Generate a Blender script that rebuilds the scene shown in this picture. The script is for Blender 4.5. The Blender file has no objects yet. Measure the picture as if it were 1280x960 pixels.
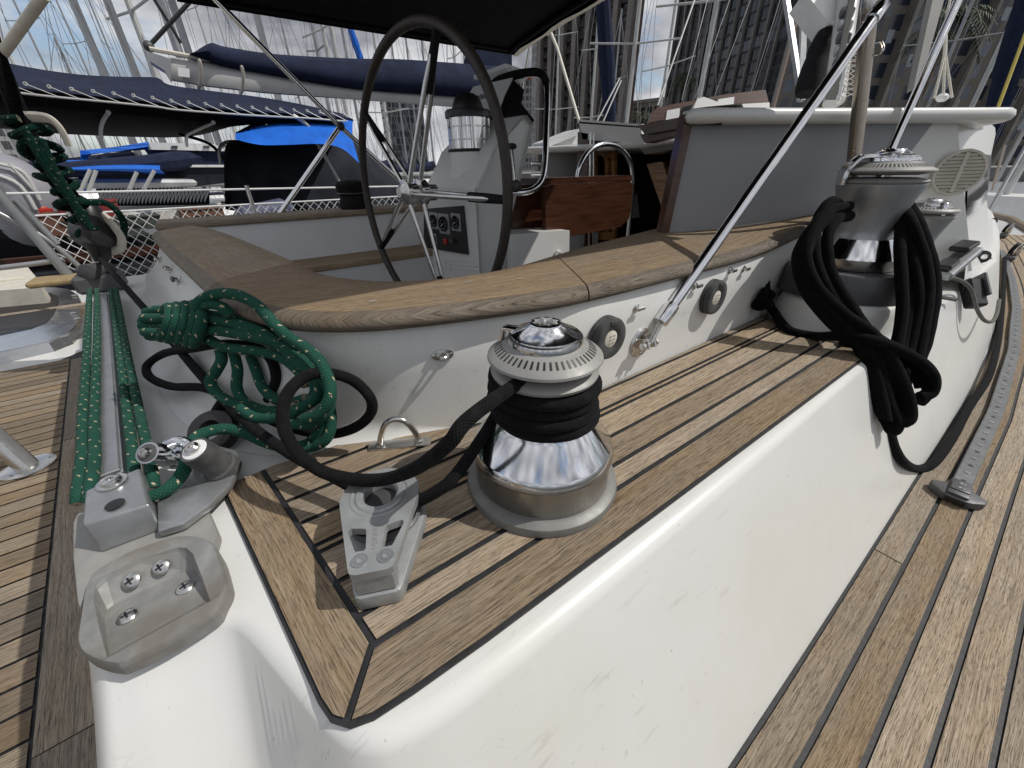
import bpy, bmesh, math, random
from mathutils import Vector, Matrix, noise
random.seed(7)
sc = bpy.context.scene
COL = sc.collection
R = math.radians
PI = math.pi

# ------------------------------------------------------------------ camera
FPX, PITCH, ROLL, HEAD, CH = 475.0, R(29.4), R(1.0), R(54.0), 0.42
hv = Vector((math.cos(HEAD), math.sin(HEAD), 0)); rv0 = Vector((math.sin(HEAD), -math.cos(HEAD), 0)); zv = Vector((0, 0, 1))
fw = hv * math.cos(PITCH) - zv * math.sin(PITCH)
u0 = zv * math.cos(PITCH) + hv * math.sin(PITCH)
rt = rv0 * math.cos(ROLL) - u0 * math.sin(ROLL)
upv = u0 * math.cos(ROLL) + rv0 * math.sin(ROLL)
CAM = Vector((0, 0, CH))
def ray(x, y): return fw + rt * ((x - 640) / FPX) + upv * ((480 - y) / FPX)
# measuring helpers: a sight line meets a real plane of the boat or the harbour
def Z(x, y, z=0.0): d = ray(x, y); return CAM + d * ((z - CH) / d.z)
def Y(x, y, yy): d = ray(x, y); return CAM + d * (yy / d.y)
def X(x, y, xx): d = ray(x, y); return CAM + d * (xx / d.x)
def PN(x, y, p, n): d = ray(x, y); return CAM + d * ((Vector(p) - CAM).dot(n) / d.dot(n))
def D(x, y, d): return CAM + ray(x, y) * d
def H(x, y, d):
    r = ray(x, y); return CAM + r * (d / math.hypot(r.x, r.y))

cd = bpy.data.cameras.new('camera'); cam = bpy.data.objects.new('camera', cd); COL.objects.link(cam)
cd.sensor_width = 36; cd.lens = FPX / 1280 * 36; cd.clip_start = 0.01; cd.clip_end = 9000
m = Matrix((rt, upv, -fw)).transposed().to_4x4(); m.translation = CAM; cam.matrix_world = m
sc.camera = cam

# ------------------------------------------------------------------ mesh builder
def V(p): return Vector(p)
def smooth_path(pts, n=8, closed=False):
    P = [Vector(p) for p in pts]; out = []
    N = len(P)
    rng = range(N) if closed else range(N - 1)
    for i in rng:
        if closed: a, b, c, d = P[(i - 1) % N], P[i], P[(i + 1) % N], P[(i + 2) % N]
        else: a, b, c, d = P[max(i - 1, 0)], P[i], P[i + 1], P[min(i + 2, N - 1)]
        for k in range(n):
            t = k / n; t2 = t * t; t3 = t2 * t
            out.append(0.5 * ((2 * b) + (c - a) * t + (2 * a - 5 * b + 4 * c - d) * t2 + (3 * b - a - 3 * c + d) * t3))
    if not closed: out.append(P[-1])
    return out

class MB:
    def __init__(s):
        s.bm = bmesh.new(); s.uv = s.bm.loops.layers.uv.new('UVMap'); s.tone = s.bm.verts.layers.float.new('tone')
    def vert(s, p, tone=0.5):
        v = s.bm.verts.new(p); v[s.tone] = tone; return v
    def face(s, vs, mi=0, uvs=None):
        try: f = s.bm.faces.new(vs)
        except ValueError: return None
        f.material_index = mi
        if uvs:
            for l, u in zip(f.loops, uvs): l[s.uv].uv = u
        return f
    def poly(s, pts, mi=0, uvs=None, tone=0.5):
        return s.face([s.vert(p, tone) for p in pts], mi, uvs)
    def box(s, c, size, M=None, bev=0.0, mi=0, seg=1):
        b = bmesh.new(); bmesh.ops.create_cube(b, size=1)
        bmesh.ops.scale(b, vec=size, verts=b.verts)
        if bev: bmesh.ops.bevel(b, geom=list(b.edges), offset=bev, segments=seg, profile=0.6, affect='EDGES')
        T = Matrix.Translation(c) @ (M.to_4x4() if M else Matrix.Identity(4))
        s.merge(b, T, mi)
    def merge(s, b, T=None, mi=0):
        mp = {}
        for v in b.verts: mp[v] = s.vert((T @ v.co) if T else v.co)
        for f in b.faces:
            g = s.face([mp[v] for v in f.verts], mi)
            if g:
                n = f.normal
                for l, o in zip(g.loops, f.verts):
                    if abs(n.z) > .7: l[s.uv].uv = (o.co.x, o.co.y)
                    elif abs(n.y) > .7: l[s.uv].uv = (o.co.x, o.co.z)
                    else: l[s.uv].uv = (o.co.y, o.co.z)
        b.free()
    def beam(s, a, b, w, h, up=(0, 0, 1), bev=0.0, mi=0):
        a, b = Vector(a), Vector(b); d = (b - a); L = d.length; x = d.normalized()
        y = Vector(up).cross(x)
        if y.length < 1e-5: y = Vector((0, 1, 0)).cross(x)
        y.normalize(); z = x.cross(y)
        M = Matrix((x, y, z)).transposed()
        s.box((a + b) / 2, (L, w, h), M, bev, mi)
    def prism(s, pts, z0, z1, T=None, bev=0.0, mi=0, seg=2):
        b = bmesh.new()
        vs = [b.verts.new((p[0], p[1], z0)) for p in pts]
        f = b.faces.new(vs); b.normal_update()
        if f.normal.z > 0: f.normal_flip()
        r = bmesh.ops.extrude_face_region(b, geom=[f])
        bmesh.ops.translate(b, vec=(0, 0, z1 - z0), verts=[e for e in r['geom'] if isinstance(e, bmesh.types.BMVert)])
        bmesh.ops.recalc_face_normals(b, faces=b.faces)
        if bev: bmesh.ops.bevel(b, geom=list(b.edges), offset=bev, segments=seg, profile=0.5, affect='EDGES')
        s.merge(b, T, mi)
    def loft(s, loops, closed=True, cap0=False, cap1=False, mi=0, tone=.5, vlen=True):
        rows = [[s.vert(p, tone) for p in lp] for lp in loops]
        n = len(rows[0]); k = n if closed else n - 1
        # uv: u along loops, v along loop length
        acc = [0.0]
        for i in range(1, len(loops)):
            acc.append(acc[-1] + (Vector(loops[i][0]) - Vector(loops[i - 1][0])).length)
        L = loops[len(loops) // 2]; w = [0.0]
        for j in range(1, n + (1 if closed else 0)): w.append(w[-1] + (Vector(L[j % n]) - Vector(L[j - 1])).length)
        for i in range(len(rows) - 1):
            for j in range(k):
                a, b, c, d = rows[i][j], rows[i][(j + 1) % n], rows[i + 1][(j + 1) % n], rows[i + 1][j]
                s.face([a, b, c, d], mi, [(acc[i], w[j]), (acc[i], w[j + 1]), (acc[i + 1], w[j + 1]), (acc[i + 1], w[j])])
        if cap0: s.face(list(reversed(rows[0])), mi)
        if cap1: s.face(rows[-1], mi)
        return rows
    def lathe(s, prof, seg=32, T=None, mi=0, cap=True, a0=0.0, a1=2 * PI):
        T = T or Matrix.Identity(4)
        loops = []
        for r, z in prof:
            loops.append([T @ Vector((max(r, 1e-5) * math.cos(2 * PI * k / seg), max(r, 1e-5) * math.sin(2 * PI * k / seg), z)) for k in range(seg)])
        s.loft(loops, True, cap, cap, mi)
    def tube(s, pts, r, seg=8, closed=False, mi=0, cap=True, wob=0.0, n=0, flat=1.0):
        P = smooth_path(pts, n, closed) if n else [Vector(p) for p in pts]
        N = len(P); T = []
        if isinstance(r, (list, tuple)) and len(r) != N:
            r = [r[int(i * (len(r) - 1) / (N - 1))] * (1 - (i * (len(r) - 1) / (N - 1)) % 1) + r[min(len(r) - 1, int(i * (len(r) - 1) / (N - 1)) + 1)] * ((i * (len(r) - 1) / (N - 1)) % 1) for i in range(N)]
        for i in range(N):
            if closed: t = P[(i + 1) % N] - P[i - 1]
            else: t = P[min(i + 1, N - 1)] - P[max(i - 1, 0)]
            T.append(t.normalized() if t.length > 1e-9 else Vector((0, 0, 1)))
        nrm = T[0].orthogonal().normalized(); rows = []; acc = 0.0; A = []
        for i in range(N):
            if i:
                q = T[i - 1].rotation_difference(T[i]); nrm = (q @ nrm); acc += (P[i] - P[i - 1]).length
            nrm = (nrm - T[i] * nrm.dot(T[i])).normalized(); bn = T[i].cross(nrm)
            rr = r[i] if isinstance(r, (list, tuple)) else r
            if wob: rr *= 1 + wob * noise.noise(P[i] * 40)
            rows.append([s.vert(P[i] + (nrm * math.cos(2 * PI * k / seg) * flat + bn * math.sin(2 * PI * k / seg)) * rr) for k in range(seg)]); A.append(acc)
        lim = N if closed else N - 1
        for i in range(lim):
            i2 = (i + 1) % N; a2 = A[i2] if i2 else acc + (P[0] - P[-1]).length
            for k in range(seg):
                k2 = (k + 1) % seg
                s.face([rows[i][k], rows[i][k2], rows[i2][k2], rows[i2][k]], mi,
                       [(k / seg, A[i]), ((k + 1) / seg, A[i]), ((k + 1) / seg, a2), (k / seg, a2)])
        if cap and not closed:
            s.face(list(reversed(rows[0])), mi); s.face(rows[-1], mi)
    def ball(s, c, r, seg=12, rings=8, scale=(1, 1, 1), mi=0):
        c = Vector(c); pr = []
        for i in range(rings + 1):
            a = -PI / 2 + PI * i / rings; pr.append((r * math.cos(a), r * math.sin(a)))
        s.lathe(pr, seg, Matrix.Translation(c) @ Matrix.Diagonal((scale[0], scale[1], scale[2], 1)), mi, cap=False)
    def build(s, name, mats, parent=None, origin=None, sharp=35, smooth=True, weld=False):
        if weld: bmesh.ops.remove_doubles(s.bm, verts=s.bm.verts, dist=1e-5)
        bmesh.ops.recalc_face_normals(s.bm, faces=s.bm.faces)
        off = Vector(origin) if origin is not None else Vector((0, 0, 0))
        p = parent
        while p is not None: off = off + p.location; p = p.parent
        if off.length: bmesh.ops.translate(s.bm, vec=-off, verts=s.bm.verts)
        me = bpy.data.meshes.new(name); s.bm.to_mesh(me); s.bm.free()
        if not isinstance(mats, (list, tuple)): mats = [mats]
        for mm in mats: me.materials.append(mm)
        if smooth:
            me.shade_smooth(); me.set_sharp_from_angle(angle=R(sharp))
        o = bpy.data.objects.new(name, me); COL.objects.link(o)
        if parent is not None: o.parent = parent
        if origin is not None: o.location = origin
        return o

def tag(o, label=None, cat=None, group=None, kind=None):
    if label: o['label'] = label
    if cat: o['category'] = cat
    if group: o['group'] = group
    if kind: o['kind'] = kind
    return o
def empty(name, loc, label, cat, group=None):
    o = bpy.data.objects.new(name, None); COL.objects.link(o); o.location = loc; o.empty_display_size = .1
    return tag(o, label, cat, group)
def axisM(p, axis, xhint=(1, 0, 0)):
    z = Vector(axis).normalized(); x = Vector(xhint) - z * Vector(xhint).dot(z)
    if x.length < 1e-4: x = z.orthogonal()
    x.normalize(); y = z.cross(x)
    M = Matrix((x, y, z)).transposed().to_4x4(); M.translation = Vector(p); return M
def clip(poly, nx, ny, c):
    """keep the side nx*x+ny*y <= c"""
    out = []
    for i in range(len(poly)):
        a, b = poly[i], poly[(i + 1) % len(poly)]
        da, db = nx * a[0] + ny * a[1] - c, nx * b[0] + ny * b[1] - c
        if da <= 0: out.append(a)
        if (da < 0 < db) or (db < 0 < da):
            t = da / (da - db); out.append((a[0] + (b[0] - a[0]) * t, a[1] + (b[1] - a[1]) * t))
    return out

# ------------------------------------------------------------------ materials
class NT:
    def __init__(s, name):
        s.mat = bpy.data.materials.new(name); s.mat.use_nodes = True
        s.t = s.mat.node_tree; s.b = s.t.nodes['Principled BSDF']
    def n(s, typ, **kw):
        nd = s.t.nodes.new(typ)
        for k, v in kw.items():
            if k.startswith('i_'): nd.inputs[k[2:].replace('_', ' ')].default_value = v
            else: setattr(nd, k, v)
        return nd
    def l(s, a, b): s.t.links.new(a, b)
    def math(s, op, a, b=None):
        nd = s.t.nodes.new('ShaderNodeMath'); nd.operation = op
        for i, v in enumerate((a, b)):
            if v is None: continue
            if isinstance(v, (int, float)): nd.inputs[i].default_value = v
            else: s.l(v, nd.inputs[i])
        return nd.outputs[0]
    def mix(s, fac, a, b, mode='MIX'):
        nd = s.t.nodes.new('ShaderNodeMix'); nd.data_type = 'RGBA'; nd.blend_type = mode
        for i, v in ((0, fac), (6, a), (7, b)):
            if isinstance(v, (int, float)): nd.inputs[i].default_value = v
            elif isinstance(v, (tuple, list)): nd.inputs[i].default_value = (*v[:3], 1)
            else: s.l(v, nd.inputs[i])
        return nd.outputs[2]
    def ramp(s, fac, stops):
        nd = s.t.nodes.new('ShaderNodeValToRGB'); el = nd.color_ramp.elements
        while len(el) < len(stops): el.new(.5)
        for e, (p, c) in zip(el, stops): e.position = p; e.color = (*c[:3], 1) if isinstance(c, (tuple, list)) else (c, c, c, 1)
        s.l(fac, nd.inputs[0]); return nd.outputs[0]
    def noise(s, vec, scale, detail=4, rough=.55):
        nd = s.n('ShaderNodeTexNoise'); nd.inputs['Scale'].default_value = scale; nd.inputs['Detail'].default_value = detail; nd.inputs['Roughness'].default_value = rough
        if vec is not None: s.l(vec, nd.inputs['Vector'])
        return nd.outputs['Fac']
    def mapping(s, vec, sc_):
        nd = s.n('ShaderNodeMapping'); nd.inputs['Scale'].default_value = sc_; s.l(vec, nd.inputs['Vector']); return nd.outputs[0]
    def coord(s, k='Object'): return s.n('ShaderNodeTexCoord').outputs[k]
    def bump(s, h, strength=.3, dist=.002):
        nd = s.n('ShaderNodeBump'); nd.inputs['Strength'].default_value = strength; nd.inputs['Distance'].default_value = dist
        s.l(h, nd.inputs['Height']); s.l(nd.outputs[0], s.b.inputs['Normal'])
    def set(s, **kw):
        for k, v in kw.items():
            k = k.replace('_', ' ')
            if isinstance(v, (tuple, list)): v = (*v[:3], 1)
            s.b.inputs[k].default_value = v
def simple(name, col, rough=.5, metal=0.0, var=.12, scale=30, bump=0.0, spec=None, rvar=.12):
    t = NT(name); c = t.coord(); f = t.noise(c, scale)
    lo = tuple(x * (1 - var) for x in col); hi = tuple(min(1, x * (1 + var)) for x in col)
    t.l(t.mix(t.ramp(f, [(.3, 0.), (.7, 1.)]), lo, hi), t.b.inputs['Base Color'])
    f2 = t.noise(c, scale * 3.1)
    t.l(t.math('ADD', t.math('MULTIPLY', f2, rvar * 2), max(0, rough - rvar)), t.b.inputs['Roughness'])
    t.set(Metallic=metal)
    if spec is not None: t.set(Specular_IOR_Level=spec)
    if bump: t.bump(t.noise(c, scale * 8, 2), bump, .001)
    return t.mat

def gelcoat(name, col=(.68, .678, .655)):
    t = NT(name); c = t.coord()
    dirt = t.ramp(t.noise(c, 3.2, 6, .62), [(.48, 0.), (.8, 1.)])
    a = t.mix(t.math('MULTIPLY', dirt, .4), col, (col[0] * .82, col[1] * .80, col[2] * .74))
    spots = t.ramp(t.noise(c, 95, 2, .5), [(.72, 0.), (.76, 1.)])
    a = t.mix(t.math('MULTIPLY', spots, .45), a, (.33, .31, .27))
    # rubbed scuffs
    sm = t.mapping(c, (14, 160, 40)); sn = t.ramp(t.noise(sm, 1.0, 3), [(.63, 0.), (.70, 1.)])
    zone = t.ramp(t.noise(c, 2.4, 2), [(.52, 0.), (.62, 1.)])
    a = t.mix(t.math('MULTIPLY', t.math('MULTIPLY', sn, zone), .38), a, (.42, .41, .38))
    # hairline scratches and faint yellow stains
    for sc3, ro in (((9, .8, 1.2), .9), ((1.0, 9, 1.5), -.4), ((12, 1, 1), 1.2)):
        mm = t.n('ShaderNodeMapping'); mm.inputs['Scale'].default_value = sc3; mm.inputs['Rotation'].default_value = (0, ro * .3, ro); t.l(c, mm.inputs['Vector'])
        hn = t.noise(mm.outputs[0], 2.2, 1.5); hl = t.math('LESS_THAN', t.math('ABSOLUTE', t.math('SUBTRACT', hn, .5)), .0016)
        hl = t.math('MULTIPLY', hl, t.ramp(t.noise(c, 7 + ro, 2), [(.5, 0.), (.6, 1.)]))
        a = t.mix(t.math('MULTIPLY', hl, .13), a, (.4, .39, .36))
    st = t.ramp(t.noise(c, 1.7, 5, .65), [(.52, 0.), (.72, 1.)]); a = t.mix(t.math('MULTIPLY', st, .35), a, (col[0] * .9, col[1] * .85, col[2] * .72))
    t.l(a, t.b.inputs['Base Color'])
    t.l(t.math('ADD', t.math('MULTIPLY', dirt, .2), .3), t.b.inputs['Roughness'])
    t.bump(t.noise(c, 900, 2), .05, .0004)
    t.set(Coat_Weight=.15, Coat_Roughness=.15)
    return t.mat

def teak(name, bias=0.0, dark=1.0):
    t = NT(name); uv = t.coord('UV'); tone = t.n('ShaderNodeAttribute', attribute_name='tone').outputs['Fac']
    # shift by tone so no two planks share their grain
    cb = t.n('ShaderNodeCombineXYZ'); t.l(t.math('MULTIPLY', tone, 37.3), cb.inputs[0]); t.l(t.math('MULTIPLY', tone, 11.7), cb.inputs[1]); t.l(tone, cb.inputs[2])
    va = t.n('ShaderNodeVectorMath'); va.operation = 'ADD'; t.l(uv, va.inputs[0]); t.l(cb.outputs[0], va.inputs[1]); P = va.outputs[0]
    wob = t.noise(t.mapping(P, (3, 9, 1)), 1.0, 2)
    cb2 = t.n('ShaderNodeCombineXYZ'); t.l(t.math('MULTIPLY', wob, .02), cb2.inputs[1])
    vb = t.n('ShaderNodeVectorMath'); vb.operation = 'ADD'; t.l(P, vb.inputs[0]); t.l(cb2.outputs[0], vb.inputs[1]); P = vb.outputs[0]
    fine = t.noise(t.mapping(P, (15, 640, 1)), 1.0, 4, .62)
    mid = t.noise(t.mapping(P, (4.5, 270, 1)), 1.0, 4, .6)
    broad = t.noise(t.mapping(P, (2.2, 26, 1)), 1.0, 3)
    pore = t.noise(t.mapping(P, (48, 850, 1)), 1.0, 2)
    g = t.math('ADD', t.math('MULTIPLY', fine, .62), t.math('MULTIPLY', mid, .38))
    grey = t.ramp(g, [(.32, (.105, .082, .060)), (.42, (.262, .216, .165)), (.56, (.39, .332, .262)), (.70, (.53, .465, .385))])
    gold = t.ramp(g, [(.32, (.10, .066, .036)), (.42, (.262, .18, .10)), (.56, (.385, .28, .17)), (.70, (.50, .39, .26))])
    f = t.math('ADD', t.math('MULTIPLY', t.math('SUBTRACT', broad, .5), 1.5), t.math('ADD', t.math('MULTIPLY', tone, .7), bias + .2))
    cl = t.n('ShaderNodeClamp'); t.l(f, cl.inputs[0])
    a = t.mix(cl.outputs[0], grey, gold)
    pm = t.ramp(pore, [(.57, 0.), (.68, 1.)])
    a = t.mix(t.math('MULTIPLY', pm, .62), a, (.07, .054, .042))
    tv = t.math('ADD', t.math('MULTIPLY', t.math('FRACT', t.math('MULTIPLY', tone, 7.77)), .42), .70 * dark)
    hs = t.n('ShaderNodeHueSaturation'); t.l(a, hs.inputs['Color']); t.l(tv, hs.inputs['Value'])
    # weather blotches
    bl = t.ramp(t.noise(t.coord(), 9, 4), [(.42, 0.), (.7, 1.)])
    a = t.mix(t.math('MULTIPLY', bl, .25), hs.outputs[0], (.16, .14, .125))
    t.l(a, t.b.inputs['Base Color']); t.set(Roughness=.72, Specular_IOR_Level=.3)
    t.bump(t.math('SUBTRACT', t.math('ADD', fine, mid), t.math('MULTIPLY', pm, .5)), .8, .0016)
    return t.mat

def varnish(name, col):
    t = NT(name); c = t.coord()
    g = t.noise(t.mapping(c, (6, 6, 70)), 1.0, 4)
    lo = tuple(x * .62 for x in col); hi = tuple(x * 1.3 for x in col)
    t.l(t.ramp(g, [(.35, lo), (.6, hi)]), t.b.inputs['Base Color']); t.set(Roughness=.3, Coat_Weight=.35, Coat_Roughness=.12)
    return t.mat

def rope(name, col, fleck=None, nb=6, pitch=.011, wear=.25):
    t = NT(name); uv = t.coord('UV'); sx = t.n('ShaderNodeSeparateXYZ'); t.l(uv, sx.inputs[0]); u, v = sx.outputs[0], sx.outputs[1]
    un = t.math('MULTIPLY', u, nb); vn = t.math('DIVIDE', v, pitch)
    a = t.math('ABSOLUTE', t.math('SINE', t.math('MULTIPLY', t.math('ADD', un, vn), PI)))
    b = t.math('ABSOLUTE', t.math('SINE', t.math('MULTIPLY', t.math('SUBTRACT', un, vn), PI)))
    h = t.math('MULTIPLY', a, b)
    base = t.mix(t.ramp(h, [(.0, 0.), (.55, 1.)]), tuple(x * .55 for x in col), col)
    nz = t.noise(t.coord(), 60, 4)
    base = t.mix(t.math('MULTIPLY', t.ramp(nz, [(.45, 0.), (.75, 1.)]), wear), base, tuple(min(1, x * 1.7 + .012) for x in col))
    if fleck:
        p = t.math('FRACT', t.math('ADD', t.math('MULTIPLY', v, 42.0), t.math('MULTIPLY', u, 1.0)))
        q = t.math('FRACT', t.math('MULTIPLY', t.math('ADD', u, t.math('MULTIPLY', v, 5.0)), 4.0))
        k = t.math('MULTIPLY', t.math('LESS_THAN', p, .16), t.math('LESS_THAN', q, .3))
        k = t.math('MULTIPLY', k, t.math('GREATER_THAN', t.noise(t.coord(), 120, 2), .47))
        base = t.mix(k, base, fleck)
    t.l(base, t.b.inputs['Base Color']); t.set(Roughness=.9, Specular_IOR_Level=.08, Sheen_Weight=.02)
    t.bump(t.math('ADD', h, t.math('MULTIPLY', t.noise(t.coord(), 900, 2), .25)), .6, .0009)
    return t.mat

def chrome(name, col=(.78, .78, .79), rough=.07, scr=.1):
    t = NT(name); c = t.coord()
    n1 = t.noise(c, 25, 5); n2 = t.noise(t.mapping(c, (60, 60, 700)), 1.0, 3)
    t.l(t.math('ADD', t.math('MULTIPLY', t.math('ADD', t.ramp(n1, [(.4, 0.), (.8, 1.)]), t.math('MULTIPLY', n2, .4)), scr), rough), t.b.inputs['Roughness'])
    sp = t.ramp(t.noise(c, 70, 5, .7), [(.55, 0.), (.75, 1.)])
    t.l(t.mix(t.math('MULTIPLY', sp, .3), col, tuple(x * .55 for x in col)), t.b.inputs['Base Color']); t.set(Metallic=1.0)
    t.bump(n1, .02, .0004)
    return t.mat

M = {}
M['gel'] = gelcoat('white_gelcoat')
M['gel2'] = gelcoat('grey_white_gelcoat', (.64, .65, .66))
M['teak'] = teak('weathered_teak')
M['teak_cap'] = teak('teak_cap', .3, .86)
M['teak_dark'] = teak('teak_dark', -.25, .72)
M['teak_aft'] = teak('aft_deck_teak', .1, .74)
M['lens'] = simple('tinted_acrylic', (.02, .018, .017), .45, 0, .3, 8, 0, .25)
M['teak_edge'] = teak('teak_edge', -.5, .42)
M['caulk'] = simple('black_caulk', (.018, .018, .02), .6, var=.4, scale=60)
M['chrome'] = chrome('chrome')
M['steel'] = chrome('stainless', (.62, .61, .59), .16, .14)
M['bronze_steel'] = chrome('tea_stained_steel', (.36, .31, .26), .2, .15)
M['alu'] = simple('grey_anodised', (.37, .38, .39), .42, .75, .1, 40, .08)
M['cast'] = simple('cast_aluminium', (.33, .34, .34), .48, .4, .16, 26, .12)
M['wall'] = chrome('brushed_wall', (.42, .39, .35), .2, .2)
M['flange'] = simple('grey_flange', (.2, .197, .185), .5, .2, .12, 35, .06)
M['jaw'] = simple('grey_jaw', (.285, .278, .262), .5, .1, .1, 40, .05)
M['darkgrey'] = simple('dark_grey', (.085, .085, .09), .5, .2, .2, 30, .05)
M['track'] = simple('track_grey', (.17, .175, .18), .45, .5, .15, 30, .08)
M['rubber'] = simple('rubber', (.075, .075, .075), .75, 0, .35, 35, .15, .2)
M['black'] = simple('black_plastic', (.014, .014, .015), .42, 0, .3, 30)
M['blackm'] = simple('black_matt', (.012, .012, .013), .8, 0, .3, 30, 0, .15)
M['ropeb'] = rope('black_rope', (.010, .010, .011), None, 11, .0046, .3)
M['ropebk'] = rope('jet_rope', (.0035, .0035, .004), None, 16, .004, .3)
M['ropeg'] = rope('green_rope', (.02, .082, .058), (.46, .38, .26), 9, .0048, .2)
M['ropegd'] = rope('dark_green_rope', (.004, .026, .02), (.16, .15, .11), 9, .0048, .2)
M['ropegrey'] = rope('grey_line', (.16, .16, .15), None, 7, .004, .3)
M['white'] = simple('white_paint', (.74, .74, .73), .4, 0, .06, 8)
M['cream'] = simple('cream', (.6, .56, .48), .55, 0, .12, 20)
M['navy'] = simple('navy_canvas', (.012, .018, .045), .85, 0, .3, 9, .2, .2)
M['navy2'] = simple('navy_canvas_faded', (.013, .018, .042), .85, 0, .3, 5, .2, .2)
M['blue'] = simple('royal_blue_canvas', (.01, .12, .55), .75, 0, .2, 6, .2, .25)
M['tarp'] = simple('black_tarp', (.018, .02, .028), .8, 0, .35, 4, .2, .2)
M['canopy'] = simple('black_canopy', (.008, .008, .009), .9, 0, .3, 14, .1, .1)
M['mahog'] = varnish('mahogany', (.062, .023, .011))
M['mahogd'] = varnish('dark_mahogany', (.05, .016, .008))
M['pine'] = varnish('honey_teak', (.36, .17, .06))
M['glass'] = simple('dark_glass', (.012, .014, .016), .06, 0, .2, 6, 0, .7, .03)
M['red'] = simple('red_plastic', (.42, .03, .02), .45)
M['mast'] = simple('mast_white', (.5, .5, .49), .45, .1, .1, 2)
M['mastalu'] = simple('mast_alu', (.33, .34, .35), .4, .6, .15, 3)
M['wire'] = simple('rigging_wire', (.22, .22, .23), .4, .6, .1, 4)
# ------------------------------------------------------------------ light, sky
SUN = Vector((-1.24, .87, -1.85)).normalized()
sl = bpy.data.lights.new('sun', 'SUN'); so = bpy.data.objects.new('sun', sl); COL.objects.link(so)
sl.energy = 3.4; sl.angle = R(.55); sl.color = (1, .965, .91)
so.rotation_euler = SUN.to_track_quat('-Z', 'Y').to_euler(); so.location = (5, -5, 12)
w = bpy.data.worlds.new('World'); sc.world = w; w.use_nodes = True
t = w.node_tree; bg = t.nodes['Background']
sky = t.nodes.new('ShaderNodeTexSky'); sky.sky_type = 'NISHITA'; sky.sun_disc = False
sky.sun_elevation = math.asin(-SUN.z); sky.sun_rotation = math.atan2(-SUN.x, -SUN.y); sky.air_density = 1.0; sky.dust_density = .6
tc = t.nodes.new('ShaderNodeTexCoord'); mp = t.nodes.new('ShaderNodeMapping'); mp.inputs['Scale'].default_value = (1, 1, 2.2); mp.inputs['Location'].default_value = (.35, .1, .3)
t.links.new(tc.outputs['Generated'], mp.inputs[0])
nz = t.nodes.new('ShaderNodeTexNoise'); nz.inputs['Scale'].default_value = 2.6; nz.inputs['Detail'].default_value = 9; nz.inputs['Roughness'].default_value = .58
t.links.new(mp.outputs[0], nz.inputs['Vector'])
cr = t.nodes.new('ShaderNodeValToRGB'); cr.color_ramp.elements[0].position = .355; cr.color_ramp.elements[1].position = .455
t.links.new(nz.outputs['Fac'], cr.inputs[0])
n2 = t.nodes.new('ShaderNodeTexNoise'); n2.inputs['Scale'].default_value = 4.5; n2.inputs['Detail'].default_value = 6; t.links.new(mp.outputs[0], n2.inputs['Vector'])
cc = t.nodes.new('ShaderNodeValToRGB'); e = cc.color_ramp.elements
e[0].position = .36; e[0].color = (1.9, 1.97, 2.3, 1); e[1].position = .66; e[1].color = (7.6, 7.7, 7.9, 1)
t.links.new(n2.outputs['Fac'], cc.inputs[0])
mx = t.nodes.new('ShaderNodeMix'); mx.data_type = 'RGBA'
t.links.new(cr.outputs[0], mx.inputs[0]); t.links.new(sky.outputs[0], mx.inputs[6]); t.links.new(cc.outputs[0], mx.inputs[7])
t.links.new(mx.outputs[2], bg.inputs[0]); bg.inputs[1].default_value = .125
vs_ = sc.view_settings; vs_.view_transform = 'Standard'; vs_.look = 'None'; vs_.gamma = 1; vs_.exposure = -.12; vs_.use_curve_mapping = False

# ------------------------------------------------------------------ own yacht
ZD = -.35
yacht = empty('sailing_yacht', (0, 1.56, ZD), 'white sailing yacht with teak decks and a wooden cockpit rim, filling the foreground', 'yacht')
def inner_edge(x):
    P = [(-4, -.0), (.2, -.012), (.485, -.019), (1.36, -.026), (2.0, -.034), (2.8, -.015), (3.68, .045), (4.6, .14), (6.8, .42), (9.5, .95)]
    for (x0, y0), (x1, y1) in zip(P, P[1:]):
        if x <= x1: return y0 + (y1 - y0) * (x - x0) / (x1 - x0)
    return P[-1][1]
rail = [(x, inner_edge(x) - .47) for x in (-2.6, -1, .5, 1.5, 2.5, 3.5, 4.6, 6.8, 9.5)] + [(12.2, 1.56)]
outl = rail + [(x, 3.12 - y) for x, y in reversed(rail[:-1])]
mb = MB(); cwell = [(-.05, .95), (-.05, 2.3), (2.2, 2.4), (2.2, .8), (.6, .72), (.2, .78)]
from mathutils.geometry import tessellate_polygon
def flat(mb, loops, z, mi=0):
    allp = [p for lp in loops for p in lp]; vs = [mb.vert((p[0], p[1], z)) for p in allp]
    for tr in tessellate_polygon([[Vector((p[0], p[1], 0)) for p in lp] for lp in loops]): mb.face([vs[i] for i in tr], mi)
flat(mb, [outl, cwell], ZD - .006); mb.build('deck', M['gel2'], yacht)
mb = MB(); n = len(outl)
def ring(f, z): return [(1.0 + (p[0] - 1.0) * f, 1.56 + (p[1] - 1.56) * f, z) for p in outl]
mb.loft([ring(1, ZD - .002), ring(1.003, ZD - .1), ring(.99, -.9), ring(.95, -1.35), ring(.8, -1.75)], True); mb.build('hull', M['gel'], yacht)
mb = MB()
for sgn in (0, 1):
    a = []; 
    for p in rail:
        y0 = p[1] + .0
        sec = [(p[0], y0 + .055, ZD), (p[0], y0 + .05, ZD + .05), (p[0], y0 + .02, ZD + .065), (p[0], y0 - .015, ZD + .05), (p[0], y0 - .015, ZD)]
        a.append([(q[0], 3.12 - q[1], q[2]) if sgn else q for q in sec])
    mb.loft(a, False)
mb.build('toe_rail', M['teak_dark'], yacht)

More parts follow.
